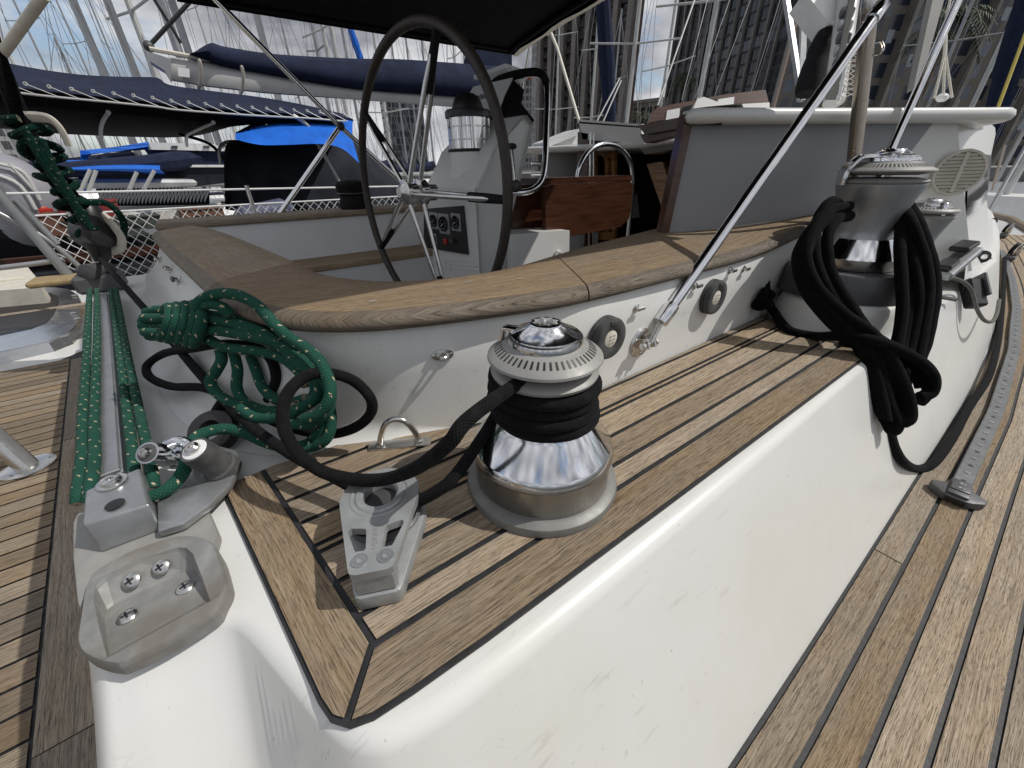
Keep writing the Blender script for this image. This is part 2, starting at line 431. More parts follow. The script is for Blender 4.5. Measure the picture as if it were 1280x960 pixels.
# side deck planks: strips that follow the deck edge
mb = MB(); XS = [-2.5 + .25 * i for i in range(42)]
for k in range(8):
    o0, o1 = .0042 + k * .0555, (k + 1) * .0555 - .0042
    w = mb; cuts = [0, random.randint(9, 17), random.randint(20, 32), 41]
    for c0, c1 in zip(cuts, cuts[1:]):
        tone = random.random(); prev = None
        for i in range(c0, c1 + 1):
            x = XS[i] + (.0015 if i == c0 else -.0015 if i == c1 else 0)
            a = mb.vert((x, inner_edge(x) - o0, ZD), tone); b = mb.vert((x, inner_edge(x) - o1, ZD), tone)
            if prev: mb.face([prev[0], prev[1], b, a], 0, [(prev[2], o0), (prev[2], o1), (x, o1), (x, o0)])
            prev = (a, b, x)
sd = mb.build('teak_side_deck', M['teak'], yacht)
mb = MB(); mb.loft([[(x, inner_edge(x) + .004, ZD - .003), (x, inner_edge(x) - .448, ZD - .003)] for x in XS], False); mb.build('seam_caulking', M['caulk'], sd)

# aft deck planks and margin board
mb = MB()
def board(y): return -.33 - .138 * (y - .42)      # inner edge of the board where the white moulding stands
for k in range(47):
    y0 = -.1 + k * .0585; y1 = y0 + .0525; tone = random.random()
    xa = [board(y0) - .112, board(y1) - .112]
    cut = -.9 - random.random() * .9
    for x0, x1 in ((None, cut + .002), (cut - .002, -2.4)):
        if x0 is None: q = [(xa[0], y0), (xa[1], y1), (x1, y1), (x1, y0)]
        else: q = [(x0, y0), (x0, y1), (x1, y1), (x1, y0)]
        mb.poly([(a, b, ZD) for a, b in q], 0, [(a, b) for a, b in q], tone); tone = random.random()
ad = mb.build('teak_aft_deck', M['teak_aft'], yacht)
mb = MB()
for (ya, yb) in ((-.1, .62), (.622, 1.72), (1.724, 2.62)):
    tone = random.random() * .4; q = []
    mb.poly([(board(ya), ya, ZD + .001), (board(yb), yb, ZD + .001), (board(yb) - .106, yb, ZD + .001), (board(ya) - .106, ya, ZD + .001)], 0, [(ya, 0), (yb, 0), (yb, .106), (ya, .106)], tone)
mb.build('margin_board', M['teak_dark'], yacht)
mb = MB(); mb.poly([(-.2, -.1, ZD - .003), (-.55, 2.8, ZD - .003), (-2.4, 2.8, ZD - .003), (-2.4, -.1, ZD - .003)]); mb.build('seam_caulking', M['caulk'], ad)

# ---- moulded coaming: ledge, outer side, upstand
T_B = [((3.1, .13), (3.1, inner_edge(3.1) + .004)), ((2.2, .135), (2.2, inner_edge(2.2) + .004)), ((1.2, .148), (1.2, -.022)), ((.7, .148), (.7, -.018)), ((.3, .149), (.3, -.012)),
       ((.08, .152), (.06, -.01)), ((.0, .160), (-.03, -.008)), ((-.035, .178), (-.075, -.006)), ((-.058, .215), (-.105, .0)), ((-.085, .285), (-.13, .01)),
       ((-.108, .345), (-.155, .03)), ((-.125, .368), (-.175, .05)), ((-.16, .380), (-.21, .06)), ((-.205, .388), (-.255, .07)),
       ((-.230, .405), (-.31, .10)), ((-.245, .46), (-.335, .38)), ((-.27, .65), (-.36, .64)), ((-.31, .95), (-.402, .94)), ((-.39, 1.5), (-.478, 1.5)), ((-.5, 2.3), (-.588, 2.3)), ((-.52, 2.6), (-.63, 2.62))]
Ts = smooth_path([(a[0], a[1], 0) for a, b in T_B], 5); Bs = smooth_path([(b[0], b[1], ZD) for a, b in T_B], 5)
mb = MB(); loops = []
for i, (a, b) in enumerate(zip(Ts, Bs)):
    tg = (Ts[min(i + 1, len(Ts) - 1)] - Ts[max(i - 1, 0)]).normalized(); o = Vector((-tg.y, tg.x, 0))
    if o.dot(b - a) < 0: o = -o
    r = .024; lp = []
    hh = b - a; sl_ = math.atan2(Vector((hh.x, hh.y, 0)).length, .35)   # lean of the side from plumb
    for k in range(7):
        ang = (PI / 2 - sl_) * k / 6
        lp.append(a - o * r + o * (r * math.sin(ang)) - Vector((0, 0, r * (1 - math.cos(ang)))))
    e0 = lp[-1]
    for k in range(1, 5): lp.append(e0.lerp(b, k / 4))
    loops.append(lp)
mb.loft(loops, False)
inn = [(-.2, 2.6), (-.1, 2.4), (-.2, 2.1), (-.15, 1.6), (-.08, 1.2), (-.03, .98), (.05, .8), (.11, .73), (.24, .63), (.42, .55), (.62, .53), (1.3, .53), (2.0, .56), (3.1, .6)]
top = [(lp[0].x, lp[0].y) for lp in loops] + inn
vs = [lp for lp in top]; vv = [mb.vert((p[0], p[1], 0)) for p in top]
for tr in tessellate_polygon([[Vector((p[0], p[1], 0)) for p in top]]): mb.face([vv[i] for i in tr])
# upstand
CZ = .237
fp = [(2.4, .47), (1.75, .468), (1.3, .463), (.9, .462), (.62, .463), (.5, .468), (.4, .488), (.298, .517), (.18, .563), (.09, .622), (.035, .672), (-.02, .725), (-.07, .80), (-.118, .95), (-.165, 1.2), (-.22, 1.6), (-.275, 2.1), (-.26, 2.24), (-.2, 2.36), (.0, 2.45)]
ft_ = [(2.4, .47), (1.75, .468), (1.3, .463), (.9, .462), (.62, .463), (.5, .468), (.4, .49), (.298, .519), (.19, .56), (.11, .61), (.055, .68), (.018, .75), (-.005, .84), (-.025, .96), (-.065, 1.25), (-.12, 1.62), (-.168, 1.98), (-.165, 2.07), (-.13, 2.12), (.0, 2.2)]
FP = smooth_path([(a, b, 0) for a, b in fp], 5); FT = smooth_path([(a, b, 0) for a, b in ft_], 5); assert len(FP) == len(FT)
def capz(x): return CZ + max(0, x - 1.2) * .11
loops = []
for i, p in enumerate(FP):
    tg = (FP[min(i + 1, len(FP) - 1)] - FP[max(i - 1, 0)]).normalized(); o = Vector((tg.y, -tg.x, 0)) * -1
    o = Vector((-tg.y, tg.x, 0))
    if o.dot(Vector((.8, 1.5, 0)) - p) > 0: o = -o
    aft = max(0, min(1, (.25 - p.x) / .2)); rr = .004 + .055 * aft
    lp = []
    for k in range(7):
        an = PI / 2 * k / 6; lp.append(p + o * (rr * (1 - math.sin(an))) + Vector((0, 0, .0012 + rr * (1 - math.cos(an)))))
    zt = capz(p.x) - .028; q = FT[i]
    lp.append(p.lerp(q, .55) + Vector((0, 0, .12))); lp.append(q + Vector((0, 0, zt - .012))); lp.append(q - o * .008 + Vector((0, 0, zt))); lp.append(q - o * .06 + Vector((0, 0, zt)))
    loops.append(lp)
mb.loft(loops, False)
# winch pod on the forward ledge
pod_c = Vector((1.50, .335, 0))
def podloop(f, z, ex=0.0):
    out = []
    for k in range(56):
        a = 2 * PI * k / 56; ca, sa = math.cos(a), math.sin(a)
        rx = (.225 if ca < 0 else .75) * f; ry = .165 * (f if f < 1 else f)
        e = 2.6; q = (abs(ca) ** e + abs(sa) ** e) ** (-1 / e)
        out.append(Vector((pod_c.x + ex + ca * rx * q, pod_c.y - .02 + sa * ry * q, z)))
    return out
mb.loft([podloop(1.06, .001), podloop(1.0, .007), podloop(.965, .024), podloop(.92, .064), podloop(.885, .079), podloop(.84, .087), podloop(.75, .09)], True, False, True)
coam = mb.build('coaming_moulding', M['gel'], yacht, sharp=50)

# ---- teak pad on the ledge
def sk(y0, x): return y0 - .018 * (x - .3)
tl = [Z(*q) for q in ((303, 603), (345, 585), (400, 568), (455, 548), (474, 545))]
pad = [(1.26, sk(.187, 1.26)), (.10, sk(.187, .1)), (.02, .194), (-.015, .197), (-.032, .203), (-.043, .216), (-.048, .235), (-.100, .585), (-.103, .603), (-.098, .613)] + \
      [(p.x, p.y) for p in tl] + [(.2, .548), (.3, .512), (.4, .484), (.5, .463), (.62, .458), (.9, .457), (1.3, .458), (1.385, .462), (1.33, .42), (1.285, .34), (1.262, .25)]
A0, A1 = (-.042, .555), (.005, .254)
ax_, ay_ = A1[0] - A0[0], A1[1] - A0[1]; L = math.hypot(ax_, ay_); nA = (-ay_ / L, ax_ / L)      # points to the right (forward)
if nA[0] < 0: nA = (-nA[0], -nA[1])
cA = nA[0] * A0[0] + nA[1] * A0[1]
D1 = Z(437, 902); dx_, dy_ = D1.x - A1[0], D1.y - A1[1]; L = math.hypot(dx_, dy_); nD = (-dy_ / L, dx_ / L)
if nD[0] < 0: nD = (-nD[0], -nD[1])
cD = nD[0] * A1[0] + nD[1] * A1[1]
g = .0037
mb = MB()
def plank(poly, ang, tone):
    if len(poly) < 3: return
    ca, sa = math.cos(ang), math.sin(ang)
    mb.poly([(p[0], p[1], .0065) for p in poly], 0, [(p[0] * ca + p[1] * sa, -p[0] * sa + p[1] * ca) for p in poly], tone)
bd = clip(pad, nA[0], nA[1], cA - g)
bd = clip(bd, nD[0], nD[1], cD - g) 
plank(bd, math.atan2(ay_, ax_), .93)
rest = clip(pad, -nA[0], -nA[1], -(cA + g)); low = clip(pad, -nD[0], -nD[1], -(cD + g))
nS = (.018, 1.0)
def yc(y0): return y0 + .018 * .3
plank(clip(low, nS[0], nS[1], yc(.245) - g), 0, .78)
seams = [.245, .2825, .337, .392, .405, .455, .51, .565, .63]
for i, (a, b) in enumerate(zip(seams, seams[1:])):
    q = clip(clip(rest, -nS[0], -nS[1], -(yc(a) + g)), nS[0], nS[1], yc(b) - g)
    plank(q, 0, (.12, .55, .38, .9, .62, .3, .7, .2)[i])
tp = mb.build('teak_pad', M['teak'], yacht, smooth=False)
mb = MB()
c_ = Vector((sum(p[0] for p in pad) / len(pad), sum(p[1] for p in pad) / len(pad), 0)); out = []
for i, p in enumerate(pad):
    tg = (Vector((*pad[(i + 1) % len(pad)], 0)) - Vector((*pad[i - 1], 0))).normalized(); out.append(Vector((*p, 0)) + Vector((tg.y, -tg.x, 0)) * -.0045)
lo = [Vector((p.x, p.y, .0005)) for p in out]; hi = [Vector((p.x, p.y, .0035)) for p in out]
area = sum(pad[i - 1][0] * pad[i][1] - pad[i][0] * pad[i - 1][1] for i in range(len(pad)))
if area > 0 or area < 0:
    sgn = 1 if area < 0 else -1
    out = []
    for i, p in enumerate(pad):
        tg = (Vector((*pad[(i + 1) % len(pad)], 0)) - Vector((*pad[i - 1], 0))).normalized(); out.append(Vector((*p, 0)) + Vector((-tg.y, tg.x, 0)) * .0045 * sgn)
    lo = [Vector((p.x, p.y, .0005)) for p in out]; hi = [Vector((p.x, p.y, .0035)) for p in out]
mb.loft([lo, hi], True); flat(mb, [[(p.x, p.y) for p in out]], .0035)
mb.build('seam_caulking', M['caulk'], tp, smooth=False)

# ---- wooden cap rail round the cockpit
inn_px = [(1035, 245, .305), (950, 262, .262), (860, 276, .24), (790, 293, CZ), (720, 311, CZ), (640, 334, CZ), (560, 347, CZ), (490, 351, CZ), (440, 348, CZ), (400, 341, CZ), (370, 327, CZ), (320, 306, CZ), (290, 294, CZ), (262, 285, CZ), (248, 283, CZ)]
IN = smooth_path([Z(a, b, c) for a, b, c in inn_px], 6)
OUTp = [(2.0, .455), (1.6, .453), (1.168, .452), (.787, .447), (.505, .456), (.381, .478), (.2, .535), (.095, .592), (.03, .67), (-.02, .80), (-.045, .937), (-.09, 1.25), (-.14, 1.6), (-.185, 1.98), (-.19, 2.08), (-.16, 2.13), (-.08, 2.2)]
OU = smooth_path([(a, b, capz(a)) for a, b in OUTp], 6)
def resample(P, n):
    A = [0]
    for a, b in zip(P, P[1:]): A.append(A[-1] + (b - a).length)
    out = []; j = 0
    for k in range(n):
        s = A[-1] * k / (n - 1)
        while j < len(A) - 2 and A[j + 1] < s: j += 1
        f = (s - A[j]) / max(1e-9, A[j + 1] - A[j]); out.append(P[j].lerp(P[j + 1], f))
    return out
# pair the two rims by station: the nearest inner point at matching share of each third
def pair(P, keys, n):
    """split P at the points nearest to keys, resample each piece"""
    idx = [0] + [min(range(len(P)), key=lambda i: (P[i] - Vector(k)).length) for k in keys] + [len(P) - 1]
    out = []
    for a, b in zip(idx, idx[1:]): out.append(resample(P[a:b + 1], n))
    return out
J1i, J1o = Z(706, 335 - 20, CZ), Z(722, 357, CZ); J1i = Z(690, 318, CZ)
J2i, J2o = Z(372, 328, CZ), Z(277, 354, CZ)
PI_ = pair(IN, [J1i, J2i], 40); PO_ = pair(OU, [J1o, J2o], 40)
mb = MB()
dirs = [Vector((1, -.02, 0)), Vector((1, -.22, 0)).normalized(), Vector((-.22, 1, 0)).normalized()]
for s in range(3):
    loops = []; d = dirs[s]; dn = Vector((-d.y, d.x, 0)); tone = (.55, .82, .12)[s]
    for k, (a, b) in enumerate(zip(PI_[s], PO_[s])):
        if k == 0 and s: a = a.lerp(PI_[s][1], .08); b = b.lerp(PO_[s][1], .08)
        if k == 39 and s < 2: a = a.lerp(PI_[s][38], .05); b = b.lerp(PO_[s][38], .05)
        o = (b - a); o.z = 0; wd = o.length; o.normalize()
        if s == 1 and .1 < k / 39 < .95: pass
        zz = Vector((0, 0, 1)); lp = [a - zz * .03, a - zz * .005, a + o * .005]
        for q in (.25, .5, .75): lp.append(a.lerp(b, q))
        lp += [b - o * .028 - zz * .001, b - o * .016 - zz * .0035, b - o * .006 - zz * .009, b - o * .0005 - zz * .017, b - o * .004 - zz * .026, b - o * .016 - zz * .031, b - o * .05 - zz * .031]
        loops.append(lp)
    rows = [[mb.vert(p, tone) for p in lp] for lp in loops]
    for i in range(len(rows) - 1):
        for j in range(len(rows[0]) - 1):
            f = [rows[i][j], rows[i][j + 1], rows[i + 1][j + 1], rows[i + 1][j]]
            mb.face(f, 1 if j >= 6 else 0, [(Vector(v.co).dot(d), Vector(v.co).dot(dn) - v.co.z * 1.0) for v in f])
    mb.face(rows[0]); mb.face(list(reversed(rows[-1])))
cap_ = mb.build('wooden_cap_rail', [M['teak_cap'], M['teak_edge']], yacht, sharp=60)

for q in ((485, 357), (466, 376), (300, 362), (430, 358), (585, 352), (650, 348), (770, 322), (820, 302), (235, 312)):
    mb = MB(); c = Z(q[0], q[1], CZ + .0006); mb.lathe([(.0062, 0), (0, .0002)], 14, Matrix.Translation(c) @ Matrix.Diagonal((1.3, 1, 1, 1))); mb.build('wood_plug', M['teak_edge'], cap_)
# ---- cockpit lining
mb = MB()
def wallstrip(P, z0, z1, lean=0.0):
    mb.loft([[(p.x, p.y, z1), (p.x, p.y, z0)] for p in P], False)
wallstrip([Vector((p.x, p.y, 0)) for p in PI_[0] + PI_[1] + PI_[2]], -.62, CZ - .012)
ps = Y(527, 305.5, 2.36); sz = ps.z; pf = Z(527, 314.5, sz)
mb.loft([[(-.25, 2.42, .215), (-.02, 2.36, sz)], [(3.2, 2.42, .215), (3.2, 2.36, sz)]], False)        # port backrest
mb.loft([[(-.1, pf.y, sz - .03), (-.1, pf.y - .03, -.62)], [(2.4, pf.y, sz - .03), (2.4, pf.y - .03, -.62)]], False)
mb.poly([(-.2, .5, -.62), (3, .5, -.62), (3, 2.6, -.62), (-.2, 2.6, -.62)])
mb.build('cockpit_lining', M['gel2'], yacht, sharp=40)
mb = MB(); mb.box(((2.4 - .1) / 2, (2.36 + pf.y) / 2, sz - .015), (2.5, 2.36 - pf.y + .02, .03), bev=.006); mb.build('teak_seat', M['teak_cap'], yacht)
mb = MB(); mb.box((1.5, 2.52, CZ - .016), (3.4, .24, .03), bev=.008); mb.build('port_cap_rail', M['teak_dark'], yacht)
mb = MB(); mb.loft([[(-.2, 2.6, .21), (-.2, 2.78, ZD)], [(3.2, 2.6, .21), (3.2, 2.78, ZD)]], False); mb.loft([[(-.2, 2.4, .2), (-.2, 2.78, .2)], [(-.2, 2.4, ZD), (-.2, 2.78, ZD)]], False); mb.build('port_coaming_side', M['gel2'], yacht)
# ------------------------------------------------------------------ plate with holes
def plate(mb, loops, z0, z1, T, mi=0):
    top = [[mb.vert(T @ Vector((p[0], p[1], z1))) for p in lp] for lp in loops]
    bot = [[mb.vert(T @ Vector((p[0], p[1], z0))) for p in lp] for lp in loops]
    ft = [v for l in top for v in l]; fb = [v for l in bot for v in l]
    for tr in tessellate_polygon([[Vector((p[0], p[1], 0)) for p in lp] for lp in loops]):
        mb.face([ft[i] for i in tr], mi); mb.face([fb[i] for i in reversed(tr)], mi)
    for a, b in zip(top, bot):
        n = len(a)
        for i in range(n): mb.face([a[i], a[(i + 1) % n], b[(i + 1) % n], b[i]], mi)
def circ(cx, cy, r, n=28, a0=0, a1=2 * PI): return [(cx + r * math.cos(a0 + (a1 - a0) * k / n), cy + r * math.sin(a0 + (a1 - a0) * k / n)) for k in range(n)]
def text_mesh(s, size, mat, T, parent, name, depth=.0004):
    cu = bpy.data.curves.new('lettering', 'FONT'); cu.body = s; cu.size = size; cu.extrude = depth; cu.align_x = 'CENTER'; cu.align_y = 'CENTER'
    ob = bpy.data.objects.new('lettering', cu); COL.objects.link(ob)
    me = bpy.data.meshes.new_from_object(ob.evaluated_get(bpy.context.evaluated_depsgraph_get()))
    bpy.data.objects.remove(ob); bpy.data.curves.remove(cu)
    off = Vector((0, 0, 0)); p = parent
    while p is not None: off += p.location; p = p.parent
    me.transform(Matrix.Translation(-off) @ T); me.materials.clear(); me.materials.append(mat)
    o = bpy.data.objects.new(name, me); COL.objects.link(o); o.parent = parent; return o
def screw(mb, p, axis, r=.006, h=.003, cross=True, mi=0, mi2=1):
    T = axisM(p, axis)
    mb.lathe([(r, 0), (r * .97, h * .5), (r * .7, h * .9), (0, h)], 16, T, mi, cap=False)
    if cross:
        for a in (.3, .3 + PI / 2):
            Rz = T @ Matrix.Rotation(a, 4, 'Z'); b = bmesh.new(); bmesh.ops.create_cube(b, size=1); bmesh.ops.scale(b, vec=(r * 1.0, r * .22, h * .3), verts=b.verts)
            mb.merge(b, Rz @ Matrix.Translation((0, 0, h * .93)), mi2)

# ------------------------------------------------------------------ winches
def winch(loc, label, base, skirt, drum, jawz, jawr, capr, captop, slots, fingers, base_mat, arm_dir, arm_len, arm_w, group):
    W = empty('winch', loc, label, 'winch', group)
    o = Vector(loc); T = Matrix.Translation(o)
    mb = MB(); mb.lathe(base, 64, T); mb.build('base_ring', base_mat, W)
    cut = next(i for i, q in enumerate(skirt) if q[1] >= skirt[-1][1] - .044 and i > 1)
    mb = MB(); mb.lathe(skirt[cut - 1:], 72, T, cap=False); mb.build('skirt', M['chrome'], W)
    mb = MB(); mb.lathe(skirt[:cut], 72, T, cap=False); mb.build('drum_wall', M['wall'], W)
    mb = MB(); mb.lathe(drum, 64, T)
    mb.build('drum', M['alu'], W)
    mb = MB(); z0 = jawz[0]
    mb.lathe([(jawr * .6, z0 - .004), (jawr * .93, z0 - .004), (jawr * .95, z0), (jawr * .9, z0 + .004), (jawr * .7, z0 + .008)], 64, T); mb.build('lower_jaw', M['jaw'], W)
    mb = MB(); z1 = jawz[1]
    mb.lathe([(jawr * .7, z1 - .008), (jawr * .95, z1 - .003), (jawr, z1), (jawr * .99, z1 + .003), (jawr * .95, z1 + .0055), (capr * 1.04, z1 + (captop - z1) * .42), (capr * .8, z1 + (captop - z1) * .42)], 72, T)
    # slots: dark narrow recesses set round the sloping top of the jaw
    ra, rb = jawr * .92, capr * 1.1; za, zb = z1 + .0058 + .0008, z1 + (captop - z1) * .42 - .0005
    zs = lambda r: (z1 + .0055) + (zb - z1 - .005) * (jawr * .95 - r) / (jawr * .95 - capr * 1.04) + .0006
    r1, r2 = jawr * .87, jawr * .87 - (jawr * .87 - capr * 1.04) * .62
    for k in range(slots):
        a = 2 * PI * k / slots; ca, sa = math.cos(a), math.sin(a); wd = PI * (r1 + r2) / slots * .19
        q = [(r1, -wd), (r1, wd), (r2, wd * .8), (r2, -wd * .8)]
        mb.poly([o + Vector((r * ca - w * sa, r * sa + w * ca, zs(r))) for r, w in q], 1)
    mb.build('self_tailing_jaw', [M['jaw'], M['black']], W)
    mb = MB(); h = captop - z1; zc = z1 + h * .40
    mb.lathe([(capr, zc), (capr * 1.01, zc + h * .08), (capr * .98, zc + h * .2), (capr * .93, zc + h * .22), (capr * .92, zc + h * .27), (capr * .86, zc + h * .29), (capr * .45, zc + h * .52), (capr * .42, zc + h * .58), (capr * .36, zc + h * .6)], 64, T, cap=False)
    cap = mb.build('top_cap', M['chrome'], W)
    mb = MB(); mb.lathe([(capr * .985, zc + h * .205), (capr * .945, zc + h * .235), (capr * .925, zc + h * .232)], 64, T, cap=False); mb.build('cap_seal', M['black'], cap)
    # star socket
    mb = MB(); n = 16; zt = zc + h * .6
    star = [(capr * (.34 if k % 2 else .26) * math.cos(2 * PI * k / n), capr * (.34 if k % 2 else .26) * math.sin(2 * PI * k / n)) for k in range(n)]
    mb.loft([[T @ Vector((p[0] * 1.06, p[1] * 1.06, zt)) for p in star], [T @ Vector((p[0], p[1], zt - .001)) for p in star], [T @ Vector((p[0], p[1], zt - .022)) for p in star]], True, False, True)
    mb.build('handle_socket', M['steel'], W)
    # feeder arm
    mb = MB(); d = Vector(arm_dir).normalized(); sdv = Vector((-d.y, d.x, 0)); z = zc + h * .16
    a = o + Vector((0, 0, z)); L = arm_len
    pts = [a + d * capr * .8 + Vector((0, 0, h * .12)), a + d * (capr * 1.15) + Vector((0, 0, h * .12)), a + d * (capr + L * .6) + Vector((0, 0, h * .02)), a + d * (capr + L) - Vector((0, 0, h * .5)), a + d * (capr + L * 1.02) - Vector((0, 0, h * 1.15))]
    P = smooth_path(pts, 6); loops = []
    for i, p in enumerate(P):
        t_ = (P[min(i + 1, len(P) - 1)] - P[max(i - 1, 0)]).normalized(); nn = sdv.cross(t_).normalized(); ww = arm_w * (1 - .35 * i / len(P)); th = arm_w * .28
        loops.append([p + sdv * ww * c + nn * th * s for c, s in ((-1, -.6), (-.8, -1), (.8, -1), (1, -.6), (1, .6), (.8, 1), (-.8, 1), (-1, .6))])
    mb.loft(loops, True, True, True); mb.build('feeder_arm', M['chrome'], W)
    return W
GW = 'self-tailing sheet winches on the coaming'
winch((.293, .331, .0065), 'self-tailing winch with black rope wound round its drum, nearest, on the teak ledge',
      [(.02, 0), (.112, 0), (.113, .004), (.111, .012), (.104, .0165), (.0985, .0175), (.0975, .022)],
      [(.06, .017), (.0965, .018), (.0985, .021), (.0985, .060), (.0995, .062), (.101, .065), (.1005, .068), (.0995, .070), (.099, .074), (.0965, .079), (.067, .1115), (.064, .116)],
      [(.06, .106), (.0595, .112), (.0565, .13), (.0565, .15), (.060, .178), (.063, .186)],
      (.189, .208), .0735, .047, .252, 52, None, M['flange'], (-.55, .83, 0), .014, .008, GW)
winch((1.46, .335, .09), 'large winch hung with a thick black rope coil, on the white moulded pod',
      [(.05, 0), (.158, 0), (.159, .004), (.152, .066), (.148, .072), (.10, .074)],
      [(.09, .074), (.108, .076), (.1095, .08), (.1095, .104), (.106, .110), (.080, .146), (.075, .152)],
      [(.074, .15), (.070, .158), (.0695, .172), (.073, .205), (.083, .245), (.0925, .276), (.0935, .284), (.09, .286)],
      (.290, .312), .1, .06, .363, 64, None, M['darkgrey'], (-.80, .60, 0), .045, .02, GW)
winch((1.79, .267, .095), 'smallest winch, half hidden behind the large one, beside the deckhouse bulkhead',
      [(0.0172, 0.0000), (0.0817, 0.0000), (0.0817, 0.0258), (0.0757, 0.0387)],
      [(0.0602, 0.0387), (0.0714, 0.0404), (0.0722, 0.0619), (0.0516, 0.0903), (0.0482, 0.0946)],
      [(0.0473, 0.0929), (0.0447, 0.1032), (0.0473, 0.1290), (0.0602, 0.1720), (0.0619, 0.1789)],
      (.1823, .1961), .0688, .043, .2305, 44, None, M['alu'], (-.7, -.7, 0), .012, .008, GW)

# ------------------------------------------------------------------ black sheet through the foot block round the near winch
rr = .0084
path = [Z(124, 322, .13), Z(180, 385, .105), Z(300, 520, .07)]
blkO = Vector((.07, .385, 0)); blka = Vector((-.41, -.91, 0)).normalized(); blkp = Vector((-blka.y, blka.x, 0))
if blkp.x > 0: blkp = -blkp
zr = .043
path += [blkO + blkp * .036 + blka * -.035 + Vector((0, 0, zr)), blkO + blkp * .036 + Vector((0, 0, zr)), blkO + blkp * .03 + blka * .027 + Vector((0, 0, zr)), blkO + blka * .036 + Vector((0, 0, zr)),
         blkO - blkp * .03 + blka * .025 + Vector((0, 0, zr)), blkO - blkp * .036 + blka * .006 + Vector((0, 0, zr))]
wc = Vector((.293, .331, 0))
sheet = smooth_path(path, 8)
tot = R(90 - (229 - 360)) + 2 * PI * 3.6; N = 150
path2 = [Z(560, 604, .072), Z(592, 563, .096), Z(618, 522, .115), Vector((.262, .393, .123))]
for k in range(N + 1):
    f = k / N; a = R(90) - tot * f; z = .127 + .062 * f + (.012 * max(0, (f - .9) / .1)); r = .0665 + .0025 * math.sin(f * 19) + .003 * max(0, f - .8) * 5
    path2.append(wc + Vector((r * math.cos(a), r * math.sin(a), z)))
sheet += smooth_path([sheet[-1]] + path2[:6], 6)[1:] + path2[6:]
E = path2[-1]
tail = [E, Z(600, 512, .198), Z(560, 555, .175), Z(520, 585, .125), Z(480, 599, .085), Z(440, 599, .079), D(400, 588, .497), D(370, 563, .505), D(354, 530, .515), D(358, 495, .525), D(378, 473, .54), D(405, 466, .555), D(440, 475, .575), D(462, 496, .59), D(464, 515, .605), D(448, 532, .62), D(420, 542, .635), D(390, 541, .65), D(345, 528, .68), D(300, 503, .70), D(255, 485, .75), D(215, 483, .80), D(188, 472, .84), D(184, 457, .86), D(205, 442, .85), D(240, 436, .77), D(285, 430, .69), D(330, 440, .65), D(345, 470, .655), D(335, 500, .68)]
sheet += smooth_path(tail, 9)[1:]
mb = MB(); mb.tube(sheet, rr, 10, wob=.05); s_ = mb.build('black_sheet', M['ropeb'], origin=(.07, .385, .04), sharp=80)
tag(s_, 'black braided sheet led through the grey foot block and wound round the near winch', 'rope')

# ------------------------------------------------------------------ foot block
fb = empty('turning_block', blkO + Vector((0, 0, .0065)), 'grey single-sheave foot block with two cut-outs, on the teak ledge beside the near winch', 'pulley block')
T = Matrix((blka, blkp, Vector((0, 0, 1)))).transposed().to_4x4()
if T.determinant() < 0: T = Matrix((blka, -blkp, Vector((0, 0, 1)))).transposed().to_4x4()
T.translation = blkO + Vector((0, 0, .0065))
def blk_outline(r, L, wf, rc=.008):
    al = math.acos((r - wf) / L) if L > abs(r - wf) else PI / 2
    out = [(r * math.cos(a), r * math.sin(a)) for a in [al + (2 * PI - 2 * al) * k / 30 for k in range(31)]]
    out += [(L - rc, -wf), (L - rc * .3, -wf + rc * .3), (L, -wf + rc), (L, wf - rc), (L - rc * .3, wf - rc * .3), (L - rc, wf)]
    return out
mb = MB(); mb.prism(blk_outline(.052, .112, .026), 0, .021, T, bev=.003); mb.build('base', M['cast'], fb)
mb = MB(); mb.lathe([(.02, .024), (.047, .024), (.048, .028), (.041, .033), (.041, .038), (.048, .043), (.047, .047), (.03, .047)], 40, T); mb.build('sheave', M['darkgrey'], fb)
mb = MB(); ol = blk_outline(.048, .110, .024)
cuts = [circ(0, 0, .0205, 28)]
for s in (1, -1): cuts.append([(.052, s * .012), (.055, s * .0105), (.079, s * .0085), (.082, s * .010), (.0815, s * .019), (.079, s * .0205), (.054, s * .0305), (.050, s * .0305), (.048, s * .028)])
plate(mb, [ol] + cuts, .048, .058, T)
mb.lathe([(.021, .0582), (.023, .0605), (.029, .0605), (.031, .0582)], 40, T, cap=False)
mb.lathe([(.033, .0582), (.034, .0592), (.036, .0592), (.037, .0582)], 40, T, cap=False)
mb.box(T @ Vector((.0985, 0, .0345)), (.02, .044, .028), T.to_3x3(), .003)
ck = mb.build('top_cheek', M['cast'], fb, sharp=30)
mb = MB()
for s in (1, -1):
    mb.lathe([(.0085, .058), (.0085, .0592), (.0065, .0594), (.003, .0588), (.003, .0565), (0, .0565)], 20, T @ Matrix.Translation((.094, s * .0132, 0)), cap=False); mb.build('bolt', M['alu'], fb); mb = MB()
mb.lathe([(.017, .030), (.0175, .034), (.008, .036), (.006, .044), (0, .045)], 20, T, cap=False); mb.build('bolt', M['steel'], fb)
Tt = T @ Matrix.Translation((.066, 0, .0583)) @ Matrix.Rotation(R(0), 4, 'Z')
text_mesh('HARKEN', .0085, M['jaw'], Tt, ck, 'lettering')

